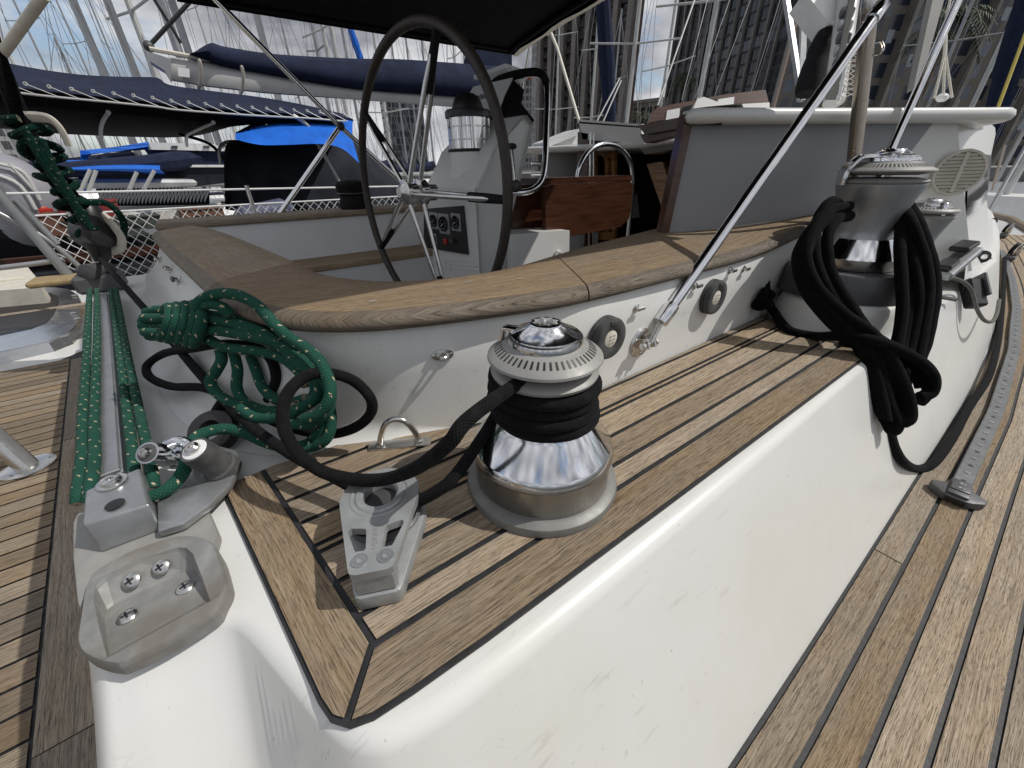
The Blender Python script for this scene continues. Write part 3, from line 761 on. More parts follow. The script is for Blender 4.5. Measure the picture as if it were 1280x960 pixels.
# ------------------------------------------------------------------ eye strap on the ledge
e0, e1 = Z(474, 562), Z(528, 557); e0.z = e1.z = .0065; ed = (e1 - e0).normalized(); ep = Vector((-ed.y, ed.x, 0)); ec = (e0 + e1) / 2
ey = empty('eye_strap', ec, 'stainless steel hoop eye on a plate, at the inner edge of the teak ledge', 'deck eye')
mb = MB(); Te = axisM(ec, (0, 0, 1), ed)
h = (e1 - e0).length / 2
mb.prism([(-h - .016, -.008), (-h - .012, -.012), (h + .012, -.012), (h + .016, -.008), (h + .016, .008), (h + .012, .012), (-h - .012, .012), (-h - .016, .008)], 0, .004, Te, bev=.0012); mb.build('plate', M['steel'], ey)
mb = MB(); hp = [Te @ Vector((-h + .004, 0, .002)), Te @ Vector((-h + .008, 0, .022)), Te @ Vector((-h * .45, 0, .046)), Te @ Vector((0, 0, .0535)), Te @ Vector((h * .45, 0, .046)), Te @ Vector((h - .008, 0, .022)), Te @ Vector((h - .004, 0, .002))]
mb.tube(hp, .0052, 12, n=8)
for s in (-1, 1): mb.lathe([(.009, .004), (.008, .0075), (.005, .009)], 16, Te @ Matrix.Translation((s * (h - .004), 0, 0)))
mb.build('hoop', M['steel'], ey)

# ------------------------------------------------------------------ foot switches on the upstand
FY = .4625; FN = Vector((0, -1, 0))
for (px_, py_, lab) in ((760, 417, 'round black rubber winch button with a pale centre, left, beside the tube foot'), (892, 367, 'round black rubber winch button with a pale centre, right, below two fastener studs')):
    c = Y(px_ - 6, py_ + 3, FY); b = empty('winch_button', c, lab, 'button', 'rubber winch buttons on the coaming'); Tn = axisM(c, FN, (1, 0, 0))
    mb = MB(); mb.lathe([(.043, 0), (.043, .006), (.041, .0075), (.0395, .009), (.0425, .011), (.0425, .019), (.040, .023), (.034, .0245), (.024, .0235), (.0205, .0215), (.019, .018), (0, .018)], 44, Tn, cap=False)
    mb.box(Tn @ Vector((0, .034, .0225)) if (Tn @ Vector((0, .034, 0))).z > c.z else Tn @ Vector((0, -.034, .0225)), (.022, .008, .010), None, .002)
    mb.build('rubber_cover', M['rubber'], b)
    mb = MB(); mb.lathe([(.0185, .0182), (.0175, .0205), (.012, .0222), (0, .0228)], 28, Tn, cap=False); mb.build('centre_cap', M['cream'], b)
    mb = MB()
    for s in (-1, 1):
        for k in range(3): mb.box(Tn @ Vector((s * .005 + (k - 1) * .0003, (k - 1) * .007, .0227)), (.005, .0018, .0016), Tn.to_3x3(), 0)
    mb.build('embossed_mark', M['jaw'], b)

# ------------------------------------------------------------------ fastener studs along the upstand
studs = [(795, 385, 'a'), (868, 357, 'p'), (912, 338, 'a'), (929, 336, 'a'), (553, 443, 'e'), (224, 351, 'p2'), (214, 337, 'a2'), (201, 325, 'a2')]
labs = ['small swivel stud on the white coaming side above the tube foot', 'small two-hole stud on the coaming side, left of the right rubber button', 'small swivel stud, left of a close pair above the right rubber button', 'small swivel stud, right of a close pair above the right rubber button',
        'polished oval eye on two screws on the white coaming side behind the near winch', 'small stud on the aft coaming side, nearest the green coil', 'small stud on the shaded aft coaming side, middle of three', 'small stud on the shaded aft coaming side, nearest its far end']
deps = bpy.context.evaluated_depsgraph_get(); deps.update()
for (px_, py_, kind), lab in zip(studs, labs):
    r = ray(px_, py_).normalized(); ok, loc, nr, _, ob, _ = sc.ray_cast(deps, CAM, r)
    if not ok: loc = Y(px_, py_, 2.0); nr = Vector((-.9, -.3, .3))
    if nr.dot(r) > 0: nr = -nr
    f = empty('fastener_stud' if kind != 'e' else 'strap_eye', loc, lab, 'stud' if kind != 'e' else 'eye', 'fastener studs on the coaming' if kind != 'e' else None)
    hz = Vector((nr.y, -nr.x, 0)).normalized()
    if hz.x < 0: hz = -hz
    Tn = axisM(loc, nr, hz); mb = MB()
    k = 1.0 if '2' not in kind else 1.5
    if kind[0] == 'e':
        mb.prism([(.019 * math.cos(a) , .0095 * math.sin(a)) for a in [2 * PI * i / 24 for i in range(24)]], 0, .004, Tn, .001); mb.build('plate', M['steel'], f)
        mb = MB(); mb.tube([Tn @ Vector((-.008, 0, .003)), Tn @ Vector((-.006, 0, .012)), Tn @ Vector((0, 0, .016)), Tn @ Vector((.006, 0, .012)), Tn @ Vector((.008, 0, .003))], .003, 10, n=6); mb.build('hoop', M['steel'], f)
        for s in (-1, 1):
            mb = MB(); screw(mb, Tn @ Vector((s * .0145, 0, .004)), nr, .0032, .0015); mb.build('screw', [M['steel'], M['black']], f)
    else:
        mb.lathe([(.0085 * k, 0), (.0085 * k, .002), (.006 * k, .003), (.0045 * k, .004), (.0045 * k, .011 * k), (0, .0115 * k)], 16, Tn, cap=False); mb.build('base', M['steel'], f)
        mb = MB(); mb.box(Tn @ Vector((.004 * k if kind[0] == 'a' else .006, 0, .0105 * k)), (.024 * k, .008 * k, .004 * k), Tn.to_3x3(), .0015); mb.build('swivel', M['steel'] if kind[0] == 'a' else M['darkgrey'], f)

# ------------------------------------------------------------------ stainless tubes
ft = Y(800, 428, FY); tp_ = D(1097, 14, .87)
tb = empty('support_tube', ft, 'polished stainless tube with a swivel foot rising from the coaming side beside a rubber button', 'tube', 'stainless canopy tubes')
d = (tp_ - ft).normalized(); st = ft + d * .055 + FN * .012
mb = MB(); mb.tube([st + d * .05, tp_ + d * .02], .0125, 24); mb.build('tube', M['chrome'], tb)
mb = MB(); Td = axisM(st, d); mb.lathe([(.008, .0), (.0155, .004), (.0165, .008), (.0165, .046), (.0155, .052), (.0125, .054)], 28, Td); mb.build('end_socket', M['chrome'], tb)
mb = MB(); Tn = axisM(ft, FN); mb.lathe([(.034, 0), (.034, .003), (.031, .0055), (.012, .006)], 36, Tn)
for a in (0.6, 2.7, 4.8): screw(mb, Tn @ Vector((.025 * math.cos(a), .025 * math.sin(a), .0055)), FN, .005, .0025, True, 0, 1)
mb.build('foot_plate', [M['steel'], M['black']], tb)
mb = MB(); Te_ = axisM(tp_, d); mb.lathe([(.0125, -.03), (.0155, -.028), (.0155, .016), (.012, .022), (0, .023)], 24, Te_, cap=False); mb.build('end_cap', M['chrome'], tb)
mb = MB()
for s in (-1, 1):
    mb.beam(ft + Vector((s * .011, -.005, -.002)), ft + Vector((s * .011, -.030, .010)), .005, .024, bev=.001)
mb.tube([ft + Vector((-.022, -.024, .004)), ft + Vector((.024, -.024, .004))], .0045, 14)
mb.lathe([(.008, 0), (.008, .006), (.004, .007)], 6, axisM(ft + Vector((.018, -.024, .004)), (1, 0, 0)))
mb.lathe([(.008, 0), (.008, .006), (.004, .007)], 6, axisM(ft + Vector((-.02, -.024, .004)), (-1, 0, 0)))
mb.beam(ft + Vector((0, -.024, .004)), st + d * .006, .012, .009, bev=.002)
mb.build('clevis', M['steel'], tb)
b2 = D(1112, 190, 1.07); t2 = D(1200, -6, 1.08); t2b = t2 + (t2 - b2) * .5
mb = MB(); mb.tube([b2 - (t2 - b2) * .4, t2b], .0105, 24); o = mb.build('support_tube', M['chrome'], origin=b2); tag(o, 'bright sunlit stainless tube rising behind the large winch, right of the others', 'tube', 'stainless canopy tubes')
b3 = D(1066, 215, 1.10); t3 = D(1089, -6, .93); t3b = t3 + (t3 - b3) * .4
ps_ = empty('raked_post', b3, 'brownish tea-stained steel post standing behind the large winch', 'post', 'stainless canopy tubes')
mb = MB(); mb.tube([b3 - (t3 - b3) * .1, t3b], .0170, 28); mb.build('post', M['bronze_steel'], ps_)
mb = MB(); q = b3.lerp(t3, .96); mb.lathe([(.018, -.016), (.019, -.012), (.019, .012), (.018, .016)], 24, axisM(q, t3 - b3)); mb.build('collar', M['steel'], ps_); mb = MB(); mb.tube([D(1094, 53, .97), D(1101, 52, .965), D(1104, 60, .96), D(1101, 66, .965), D(1093, 68, .975)], .003, 8, n=5); mb.build('hook', M['steel'], ps_)

# ------------------------------------------------------------------ lead track on the side deck
def trk(x): return inner_edge(x) - .078 + .016 * max(0, min(1, (x - 1.2) / 2))
tk = empty('genoa_track', (1.36, trk(1.36), ZD), 'long grey perforated sheet-lead track running along the teak side deck', 'track')
mb = MB(); XT = [1.40 + .08 * i for i in range(60)]
mb.loft([[(x, trk(x) + a, ZD + z) for a, z in ((-.0165, .002), (-.0185, .008), (-.0185, .0165), (-.0165, .0185), (.0165, .0185), (.0185, .0165), (.0185, .008), (.0165, .002))] for x in XT], True, True, True); rail_ = mb.build('rail', M['track'], tk)
for k in range(72):
    mb = MB(); mh = MB()

    x = 1.43 + k * .05; p = Vector((x, trk(x), ZD + .0187))
    if k % 2: mb.lathe([(.0065, 0), (.0065, .001), (.0042, .0012), (.003, -.0005), (0, -.0005)], 14, Matrix.Translation(p), cap=False)
    else: mh.lathe([(.0052, .0004), (0, .0005)], 12, Matrix.Translation(p), cap=False)
    if k % 2: mb.build('rail_screw', M['steel'], rail_)
    else: mh.build('pin_hole', M['black'], rail_)
x0 = 1.36; Tk = axisM((x0, trk(x0), ZD), (0, 0, 1), (1, .03, 0))
mb = MB(); b = bmesh.new()
body = [(-.036, -.022), (-.03, -.03), (-.012, -.05), (.012, -.052), (.026, -.026), (.05, -.023), (.05, .023), (.026, .026), (.012, .052), (-.012, .05), (-.03, .03), (-.036, .022)]
mb.prism(body, 0, .022, Tk, bev=.005); 
mb.prism([(-.03, -.02), (.05, -.02), (.05, .02), (-.03, .02)], .02, .029, Tk, bev=.003)
mb.prism([(-.012, -.018), (.03, -.018), (.03, .018), (-.012, .018)], .028, .0325, Tk, bev=.002)
es = mb.build('end_stop', M['darkgrey'], tk)
mb = MB()
for dx in (.0, .022):
    mb = MB(); mb.lathe([(.0085, .0325), (.0085, .0337), (.005, .0339), (.0035, .0328), (0, .0328)], 18, Tk @ Matrix.Translation((dx, -.001, 0)), cap=False); mb.build('screw', M['steel'], es)
mb = MB()
mb = MB(); mb.prism([(-.002, -.016), (.002, -.016), (.002, .016), (-.002, .016)], .005, .02, Tk @ Matrix.Translation((-.038, 0, 0)), bev=.0012)
mb.tube([Tk @ Vector((-.040, -.017, .006)), Tk @ Vector((-.041, -.017, .021)), Tk @ Vector((-.041, .017, .021)), Tk @ Vector((-.040, .017, .006))], .0028, 8); mb.build('end_slot', M['black'], es)
# lead cars further forward
for i, (px_, py_, lab) in enumerate(((1262, 322, 'black sheet-lead car on the track, nearer of the pair'), (1254, 294, 'black sheet-lead car on the track, further of the pair'))):
    c = Z(px_, py_, ZD + .03); cr_ = empty('lead_car', c, lab, 'track car', 'cars on the sheet-lead track')
    mb = MB(); mb.box(c, (.14, .07, .04), bev=.01); mb.build('body', M['darkgrey'], cr_)
    mb = MB(); mb.lathe([(.05, -.014), (.055, -.01), (.045, 0), (.055, .01), (.05, .014)], 24, axisM(c + Vector((0, 0, .075)), (.2, 1, .2))); mb.build('sheave', M['black'], cr_)
    mb = MB(); mb.lathe([(.02, -.03), (.06, -.024), (.06, -.018), (.02, -.018)], 20, axisM(c + Vector((0, 0, .075)), (.2, 1, .2))); mb.box(c + Vector((.02, -.03, .06)), (.05, .02, .08), bev=.006); mb.build('cheek', M['steel'], cr_)
# line along the deck
pl = [Z(1052, 425, .02), D(1085, 440, .975), D(1098, 470, .965), D(1106, 510, .968), D(1116, 555, .975), D(1130, 578, .99), Z(1148, 586, ZD + .012), Z(1168, 578, ZD + .01), Z(1190, 548, ZD + .01), Z(1212, 508, ZD + .01), Z(1236, 470, ZD + .012), Z(1247, 430, ZD + .012), Z(1252, 390, ZD + .012), Z(1255, 350, ZD + .012), Z(1256, 322, ZD + .03)]
mb = MB(); mb.tube(pl, .0115, 12, n=10, wob=.04); o = mb.build('deck_line', M['ropeb'], origin=pl[6], sharp=80); tag(o, 'dark rope running from the large winch along the side deck beside the track', 'rope')

# ------------------------------------------------------------------ black coil hung on the large winch
mb = MB()
def wd_(px_, py_, dd): return D(px_, py_, dd)
strands = [
 [(1052, 262, 1.0), (1040, 252, .98), (1028, 268, .97), (1018, 300, .96), (1024, 340, .95), (1050, 385, .94), (1085, 415, .93), (1110, 432, .93), (1140, 452, .925), (1160, 470, .92), (1163, 488, .92), (1150, 497, .92)],
 [(1060, 258, .99), (1036, 264, .97), (1012, 290, .955), (1000, 320, .95), (1012, 360, .94), (1045, 395, .93), (1080, 420, .92), (1105, 450, .915), (1125, 490, .91), (1133, 520, .91), (1128, 528, .915), (1118, 510, .925)],
 [(1062, 270, .99), (1045, 275, .97), (1034, 300, .955), (1040, 345, .945), (1068, 390, .93), (1090, 425, .92), (1100, 465, .915), (1112, 505, .91), (1121, 530, .91), (1115, 538, .915), (1106, 520, .925)],
 [(1048, 268, .99), (1024, 276, .97), (1002, 306, .96), (997, 330, .955), (1008, 365, .945), (1038, 402, .935), (1072, 432, .93), (1088, 470, .925), (1098, 505, .92), (1105, 520, .92)],
 [(1130, 262, 1.0), (1138, 275, .97), (1148, 300, .955), (1158, 335, .945), (1160, 370, .94), (1152, 420, .935), (1146, 455, .93), (1152, 485, .925)],
 [(1132, 268, 1.0), (1136, 290, .975), (1140, 320, .96), (1146, 350, .95), (1148, 385, .945), (1138, 430, .94), (1128, 470, .93), (1122, 505, .925)],
 [(1134, 255, 1.0), (1146, 275, .98), (1158, 305, .965), (1167, 340, .955), (1168, 372, .95), (1158, 425, .945), (1150, 450, .94), (1160, 468, .93)],
 [(1128, 280, 1.0), (1130, 310, .98), (1134, 345, .965), (1136, 385, .955), (1128, 430, .945), (1115, 460, .935), (1112, 500, .925)],
]
for s in strands: mb.tube([wd_(*q) for q in s], .0132, 12, n=8, wob=.05)
for j, dx, dy, dz in ((0, -7, 6, .012), (1, 9, -4, -.012), (3, 12, 3, -.01), (5, 9, 4, .01), (7, -8, 3, -.012)):
    s = strands[j]; mb.tube([wd_(x + dx * math.sin(PI * (i + .5) / len(s)), y + dy * math.sin(PI * i / (len(s) - 1)) + (6 if i == len(s) - 1 else 0), d_ + dz) for i, (x, y, d_) in enumerate(s)], .0128, 12, n=8, wob=.05)
# band across, coming from the knot
band = [D(958, 330, 1.17), D(957, 350, 1.15), D(958, 372, 1.14), Z(966, 388, .03), Z(985, 412, .015), Z(1015, 420, .012), D(1050, 420, .945), D(1085, 424, .905), D(1115, 433, .895), D(1150, 452, .895), D(1166, 470, .90), D(1165, 490, .905), D(1150, 496, .91)]
mb.tube(band, .0125, 12, n=8, wob=.05)
for q in ((951, 372, 1.13), (957, 378, 1.115), (948, 381, 1.125), (960, 369, 1.12)): mb.ball(D(*q), .020, 14, 10, (1, 1, .85))
kc = D(953, 374, 1.115); mb.tube([kc + Vector((.026 * math.cos(a), .006 * math.sin(2 * a), .024 * math.sin(a))) for a in [2 * PI * k / 16 for k in range(16)]], .0115, 10, closed=True, n=3)
o = mb.build('black_rope_coil', M['ropebk'], origin=(1.2, .2, 0), sharp=80); tag(o, 'thick jet black rope coil with a knot, draped over the large winch', 'rope')

# small hardware on the white side forward
c = D(1200, 327, 1.9)
cl = empty('rope_clutch', D(1185, 330, 1.33), 'grey rope clutch with black levers behind the large winch', 'clutch'); c = cl.location.copy()
tdir = (D(1222, 308, 1.62) - D(1180, 340, 1.52)).normalized(); mb = MB(); mb.beam(D(1174, 345, 1.27), D(1214, 312, 1.36), .058, .026, bev=.005); mb.build('body', M['alu'], cl)
mb = MB(); mb.beam(D(1198, 312, 1.30), D(1213, 303, 1.34), .05, .017, bev=.004); mb.beam(D(1178, 335, 1.26), D(1190, 326, 1.29), .042, .017, bev=.004); mb.build('lever', M['black'], cl)
for (px_, py_, dd, lab, gm) in ((1228, 321, 1.75, 'black bullseye ring on the white coaming side, nearest of three', 1.0), (1242, 298, 2.6, 'black bullseye ring on the deckhouse side, middle of three', 1.0), (1241, 277, 3.2, 'black bullseye ring on the deckhouse side, furthest of three', 1.0)):
    p = D(px_, py_, dd); b = empty('fairlead_ring', p, lab, 'fairlead', 'bullseye rings on the deckhouse side')
    ax = (-.85, -.5, .15)
    mb = MB(); mb.lathe([(.013, -.012), (.026, -.008), (.028, 0), (.026, .008), (.013, .012), (.011, 0), (.013, -.012)], 24, axisM(p, ax), cap=False); mb.build('ring', M['black'], b)
    mb = MB(); mb.lathe([(.012, -.010), (.0125, .0), (.0125, .012), (.010, .0125), (.0095, 0), (.010, -.01)], 20, axisM(p, ax), cap=False); mb.build('bushing', M['steel'], b)
jp = D(1218, 370, 1.42); jm = empty('rope_jammer', jp, 'small black jammer with a grey line, on the white coaming side below the clutch', 'jammer')
mb = MB(); mb.beam(D(1212, 350, 1.42), D(1220, 384, 1.40), .05, .045, bev=.006); mb.build('body', M['black'], jm)
mb = MB(); mb.beam(D(1222, 345, 1.42), D(1228, 372, 1.4), .012, .06, bev=.003); mb.build('lever', M['darkgrey'], jm)
gl = [D(1172, 346, 1.3), D(1190, 347, 1.33), D(1205, 353, 1.36), D(1214, 362, 1.38), D(1218, 374, 1.375), D(1222, 388, 1.37), D(1230, 400, 1.38), D(1240, 402, 1.42), D(1246, 392, 1.5), D(1249, 375, 1.6)]
mb = MB(); mb.tube(gl, .006, 10, n=6); mb.tube([D(1168, 370, 1.28), D(1180, 372, 1.28), D(1192, 374, 1.3), D(1196, 375, 1.3)], .0065, 10, n=4); o = mb.build('grey_line', M['ropegrey'], origin=gl[4]); tag(o, 'thin grey line looped through the small jammer on the coaming side', 'rope')
# ------------------------------------------------------------------ deckhouse
A_ = Vector((1.176, .766, .22)); NB = Vector((.5, .866, 0)).normalized(); dB = Vector((.866, -.5, 0)).normalized()
def PB(x, y): return PN(x, y, A_, NB)
tA, tC = PB(865, 137), PB(1195, 140); bC = PB(1211, 300); bA = PB(830, 292)
mb = MB(); th = NB * .05
aft = [bA - Vector((0, 0, .03)), tA, tC, bC, bC + (bC - tC) * .3, bA.lerp(bC, .6) - Vector((0, 0, .15))]
mb.face([mb.vert(p) for p in aft]); mb.face([mb.vert(p + th) for p in reversed(aft)])
for i in range(len(aft)): a, b = aft[i], aft[(i + 1) % len(aft)]; mb.poly([a, b, b + th, a + th])
x0_ = tC.x; xk = bC.x - tC.x; yo_ = tC.y - inner_edge(x0_); bo_ = bC.y - inner_edge(bC.x)
def ytop(x): return inner_edge(x) + yo_ + .03 * min(1, max(0, x - x0_))
XS2 = [x0_, x0_ + .25, x0_ + .6, 3.0, 3.6, 4.4, 5.2, 6.2, 7.2]
rows = []
for x in XS2:
    xb = x + xk * max(0, 1 - (x - x0_) / 3)
    rows.append([(x, ytop(x), .58), (x + (xb - x) * .3, ytop(x) - .03, .45), (x + (xb - x) * .7, ytop(x) - .1, .22), (xb, inner_edge(xb) + bo_, .06), (xb, inner_edge(xb) + .16, -.006)])
rows[0][0] = tuple(tC); rows[0][3] = tuple(bC); 
mb.loft(rows, False)
# outer side of the hull moulding carries on forward below the house
rows = [[(x, inner_edge(x) + .19, 0), (x, inner_edge(x) + .15, 0), (x, inner_edge(x) + .135, -.012), (x, inner_edge(x) + .12, -.05), (x, inner_edge(x) + .003, ZD)] for x in (3.05, 3.6, 4.4, 5.2, 6.2, 7.5)]
mb.loft(rows, False)
dh = mb.build('deckhouse', M['gel'], yacht, sharp=45)
mb = MB(); pq = [PB(*p) - NB * .004 for p in ((866, 140), (1176, 139), (1140, 186), (1100, 236), (1060, 262), (834, 293))]; mb.face([mb.vert(p) for p in pq]); mb.build('bulkhead_shade', simple('bulkhead_shade', (.27, .28, .30), .5, 0, .06, 3), dh, smooth=False)  # darker sheet with a diagonal edge: bulkhead shade put into the colour
mb = MB(); w = []
for x in (x0_ + .3, x0_ + .6, 3.0, 3.6, 4.4, 5.2):
    k = xk * max(0, 1 - (x - x0_) / 3); c1 = Vector((x + k * .3, ytop(x) - .03, .45)); c2 = Vector((x + k * .7, ytop(x) - .1, .22)); w.append([c1 - Vector((0, .006, 0)), c2 - Vector((0, .006, 0))])
mb.loft(w, False); mb.build('side_window', M['glass'], dh)
# roof slab with rolled edge
off_ = NB * -.05
def rp(x, y): q = PB(x, y) + off_; return Vector((q.x, q.y, 0))
tip = rp(1244, 165)
ro = [rp(862, 137) , rp(1000, 133), rp(1120, 136), rp(1190, 140), rp(1220, 146), rp(1237, 155), tip + Vector((.04, .025, 0)), tip + Vector((.2, .09, 0)), tip + Vector((.5, .14, 0)), Vector((3.1, .40, 0)), Vector((3.6, .45, 0)), Vector((4.6, .57, 0)), Vector((6.2, .78, 0)),
      Vector((7.2, 1.0, 0)), Vector((7.2, 2.2, 0)), Vector((6, 2.5, 0)), Vector((2.3, 2.75, 0)), Vector((2.1, 2.3, 0)), Vector((2.2, 2.05, 0)), Vector((2.25, 1.4, 0)), Vector((1.9, 1.05, 0)), Vector((1.3, .82, 0))]
rs = smooth_path(ro, 4, closed=True); cen = Vector((3.6, 1.4, 0)); loops = []
for ins, z in ((.10, .524), (.020, .524), (.005, .530), (0, .542), (.004, .554), (.013, .560), (.05, .564), (.14, .567)):
    lp = []
    for i, p in enumerate(rs):
        t_ = (rs[(i + 1) % len(rs)] - rs[i - 1]).normalized(); lp.append(p + Vector((-t_.y, t_.x, 0)) * ins + Vector((0, 0, z)))
    loops.append(lp)
mb = MB(); mb.loft(loops, True)
flat(mb, [[(p.x, p.y) for p in loops[-1]]], .567); flat(mb, [[(p.x, p.y) for p in loops[0]]], .524)
mb.build('roof', M['gel'], yacht, sharp=50)
mb = MB(); a = PB(855, 143) - NB * .012; b = PB(824, 295) - NB * .012; a2 = PB(866, 142) - NB * .012; b2_ = PB(834, 290) - NB * .012
for off in (0,): 
    q = [a, a2, b2_, b]; q2 = [p + NB * .04 for p in q]
    mb.face([mb.vert(p) for p in q]); mb.face([mb.vert(p) for p in reversed(q2)])
    for i in range(4): mb.poly([q[i], q[(i + 1) % 4], q2[(i + 1) % 4], q2[i]])
mb.build('wood_edge', M['mahog'], dh, smooth=False)
vt = empty('louvre_vent', PB(1184, 216), 'round cream louvred vent on the shaded deckhouse bulkhead behind the large winch', 'vent')
Tv = axisM(vt.location - NB * .03, (-.82, -.57, .05), dB); rv_ = .066
mb = MB(); mb.lathe([(rv_, 0), (rv_, .006), (rv_ * .97, .011), (rv_ * .88, .011), (rv_ * .85, .006), (rv_ * .85, .001), (0, .001)], 44, Tv, cap=False); mb.build('rim', M['cream'], vt)
mb = MB()
for k in range(-5, 6):
    y = k * rv_ * .15; hw = math.sqrt(max(0, (rv_ * .86) ** 2 - y * y)); mb.box(Tv @ Vector((0, y, .006)), (hw * 2, .007, .005), Tv.to_3x3() @ Matrix.Rotation(R(25), 3, 'X'))
mb.box(Tv @ Vector((0, 0, .008)), (.010, rv_ * 1.7, .006), Tv.to_3x3())
mb.build('louvre', M['cream'], vt)

# ---- port wing, companionway and its joinery (seen under the canopy)
mb = MB(); q = [Y(684, 181, 2.45), Y(724, 163, 2.45), Y(726, 300, 2.45), Y(684, 320, 2.45)]
mb.loft([q, [p + Vector((.03, .06, 0)) for p in q]], True, True, True)
q = [Y(680, 178, 2.42), Y(724, 161, 2.42), Y(724, 168, 2.42), Y(680, 186, 2.42)]; mb.loft([q, [p + Vector((.05, .2, 0)) for p in q]], True, True, True)
mb.build('port_bulkhead', M['gel2'], yacht, smooth=False)
xc = 2.25
def quad_box(mb, px4, depth, mi=0, xx=None):
    q = [X(p[0], p[1], xx or xc) for p in px4]; mb.loft([q, [p + Vector((depth, 0, 0)) for p in q]], True, True, True, mi)
cw = empty('companionway', (xc, 1.7, -.4), 'dark companionway opening with mahogany jambs and honey coloured joinery, beyond the steering wheel', 'companionway')
mb = MB(); quad_box(mb, [(724, 152), (800, 158), (806, 180), (728, 174)], .25); quad_box(mb, [(721, 149), (802, 155), (803, 160), (722, 154)], .6); mb.build('header', M['gel'], cw, smooth=False)
mb = MB(); quad_box(mb, [(722, 165), (735, 167), (733, 330), (720, 330)], .06); mb.build('jamb', M['mahog'], cw, smooth=False)
mb = MB(); quad_box(mb, [(797, 157), (872, 142), (872, 156), (806, 168)], .12, xx=2.1); quad_box(mb, [(800, 168), (866, 157), (864, 164), (806, 179)], .1, xx=2.14); quad_box(mb, [(728, 178), (866, 166), (862, 180), (728, 186)], .1, xx=2.3); quad_box(mb, [(800, 186), (862, 176), (858, 184), (806, 193)], .1, xx=2.2); mb.build('deck_beam', M['mahog'], cw, smooth=False)
mb = MB(); o = [Vector((2.3, 1.0, -.6)), Vector((2.3, 2.5, -.6)), Vector((2.3, 2.5, .56)), Vector((2.3, 1.0, .56))]
mb.loft([o, [p + Vector((1.6, 0, 0)) for p in o]], True, False, True); mb.build('cabin_interior', M['mahogd'], cw, smooth=False)
mb = MB()
def hole_plate(px_out, px_in, xx):
    oo = [X(*p, xx) for p in px_out]; ii = [[X(*p, xx) for p in l] for l in px_in]
    plate(mb, [[(p.y, p.z) for p in oo]] + [[(p.y, p.z) for p in l] for l in ii], 0, .03, Matrix(((0, 0, 1, xx), (1, 0, 0, 0), (0, 1, 0, 0), (0, 0, 0, 1))))
hole_plate([(739, 186), (768, 184), (768, 300), (737, 300)], [[(744, 196), (748, 193), (754, 196), (756, 202), (756, 290), (743, 290)], [(760, 198), (764, 196), (765, 290), (760, 290)]], 2.42)
quad_box(mb, [(808, 205), (828, 202), (846, 260), (828, 262)], .04, xx=2.6)
mb.build('door_panel', M['pine'], cw, smooth=False)
mb = MB(); mb.tube([X(738, 166, 2.2), X(736, 320, 2.2)], .008, 10); mb.tube([X(742, 168, 2.22), X(741, 320, 2.22)], .006, 10); mb.build('slide_rod', M['steel'], cw)
# windscreen frame of varnished wood on the roof
ws = empty('hatch_hood', D(885, 130, 2.4), 'varnished mahogany hatch hood with panes on the deckhouse roof', 'hatch')
mb = MB(); dd = 2.35
fo = [(811, 153), (815, 141), (822, 134), (900, 119), (957, 112), (961, 128), (880, 140)]
oo = [D(*p, dd) for p in fo]; bk = fw * .08
mb.loft([oo, [p + bk for p in oo]], True, True, True); mb.build('frame', M['mahog'], ws, smooth=False)
for px4 in ([(834, 138), (850, 135), (849, 147), (832, 150)], [(898, 124), (918, 121), (917, 131), (896, 133)]):
    mb = MB(); mb.poly([D(*p, dd - .006) for p in px4]); mb.build('pane', M['gel2'], ws, smooth=False)
mb = MB(); mb.poly([D(*p, dd - .006) for p in ((853, 134), (895, 124), (893, 134), (852, 146))]); mb.build('dark_pane', M['glass'], ws, smooth=False)
mb = MB(); q = [D(*p, 2.2) for p in ((872, 123), (880, 121), (908, 131), (962, 128), (962, 141), (862, 146))]; mb.loft([q, [p + bk for p in q]], True, True, True); mb.build('coaming', M['gel'], ws, smooth=False)

# ------------------------------------------------------------------ folding table and hoop, starboard of the pedestal
tyy = 1.42
ct = empty('cockpit_table', Y(720, 300, tyy), 'folding varnished mahogany cockpit table forward of the steering pedestal', 'table')
mb = MB(); q = [Y(*p, tyy) for p in ((681, 234), (688, 231), (788, 227), (791, 232), (789, 262), (786, 274), (776, 283), (762, 287), (690, 299), (683, 297))]
mb.loft([q, [p + Vector((0, .028, 0)) for p in q]], True, True, True); mb.build('drop_leaf', M['mahog'], ct, smooth=False)
mb = MB(); q = [Y(*p, tyy + .05) for p in ((676, 231), (790, 226), (790, 219), (676, 223))]; mb.loft([q, [p + Vector((0, .16, .0)) for p in q]], True, True, True); mb.build('table_top', M['mahog'], ct, smooth=False)
mb = MB(); q = [Y(*p, tyy + .1) for p in ((640, 232), (684, 230), (684, 296), (640, 292))]; mb.loft([q, [p + Vector((0, .2, .0)) for p in q]], True, True, True); mb.build('table_box', M['mahogd'], ct, smooth=False)
hp = empty('grab_hoop', Y(757, 220, tyy + .12), 'arched stainless grab hoop behind the cockpit table', 'grab rail')
mb = MB(); mb.tube([Y(x, y, tyy + .12) for x, y in ((722, 240), (722, 222), (727, 203), (739, 187), (757, 180), (775, 185), (787, 201), (791, 222), (789, 250), (782, 330))], .0125, 16, n=7); mb.build('hoop', M['chrome'], hp)
mb = MB(); q = [Y(*p, 1.36) for p in ((640, 293), (712, 288), (711, 345), (640, 352))]; mb.loft([q, [p + Vector((0, .35, 0)) for p in q]], True, True, True); mb.build('step_box', M['gel'], yacht, smooth=False)
so_ = empty('hex_socket', Y(697, 318, 1.355), 'small white socket with a dark hole, on the low white box by the cap rail', 'socket')
mb = MB(); mb.lathe([(.022, 0), (.021, .012), (.013, .013), (.012, .004), (0, .004)], 6, axisM(so_.location, (0, -1, 0))); mb.build('body', M['white'], so_)

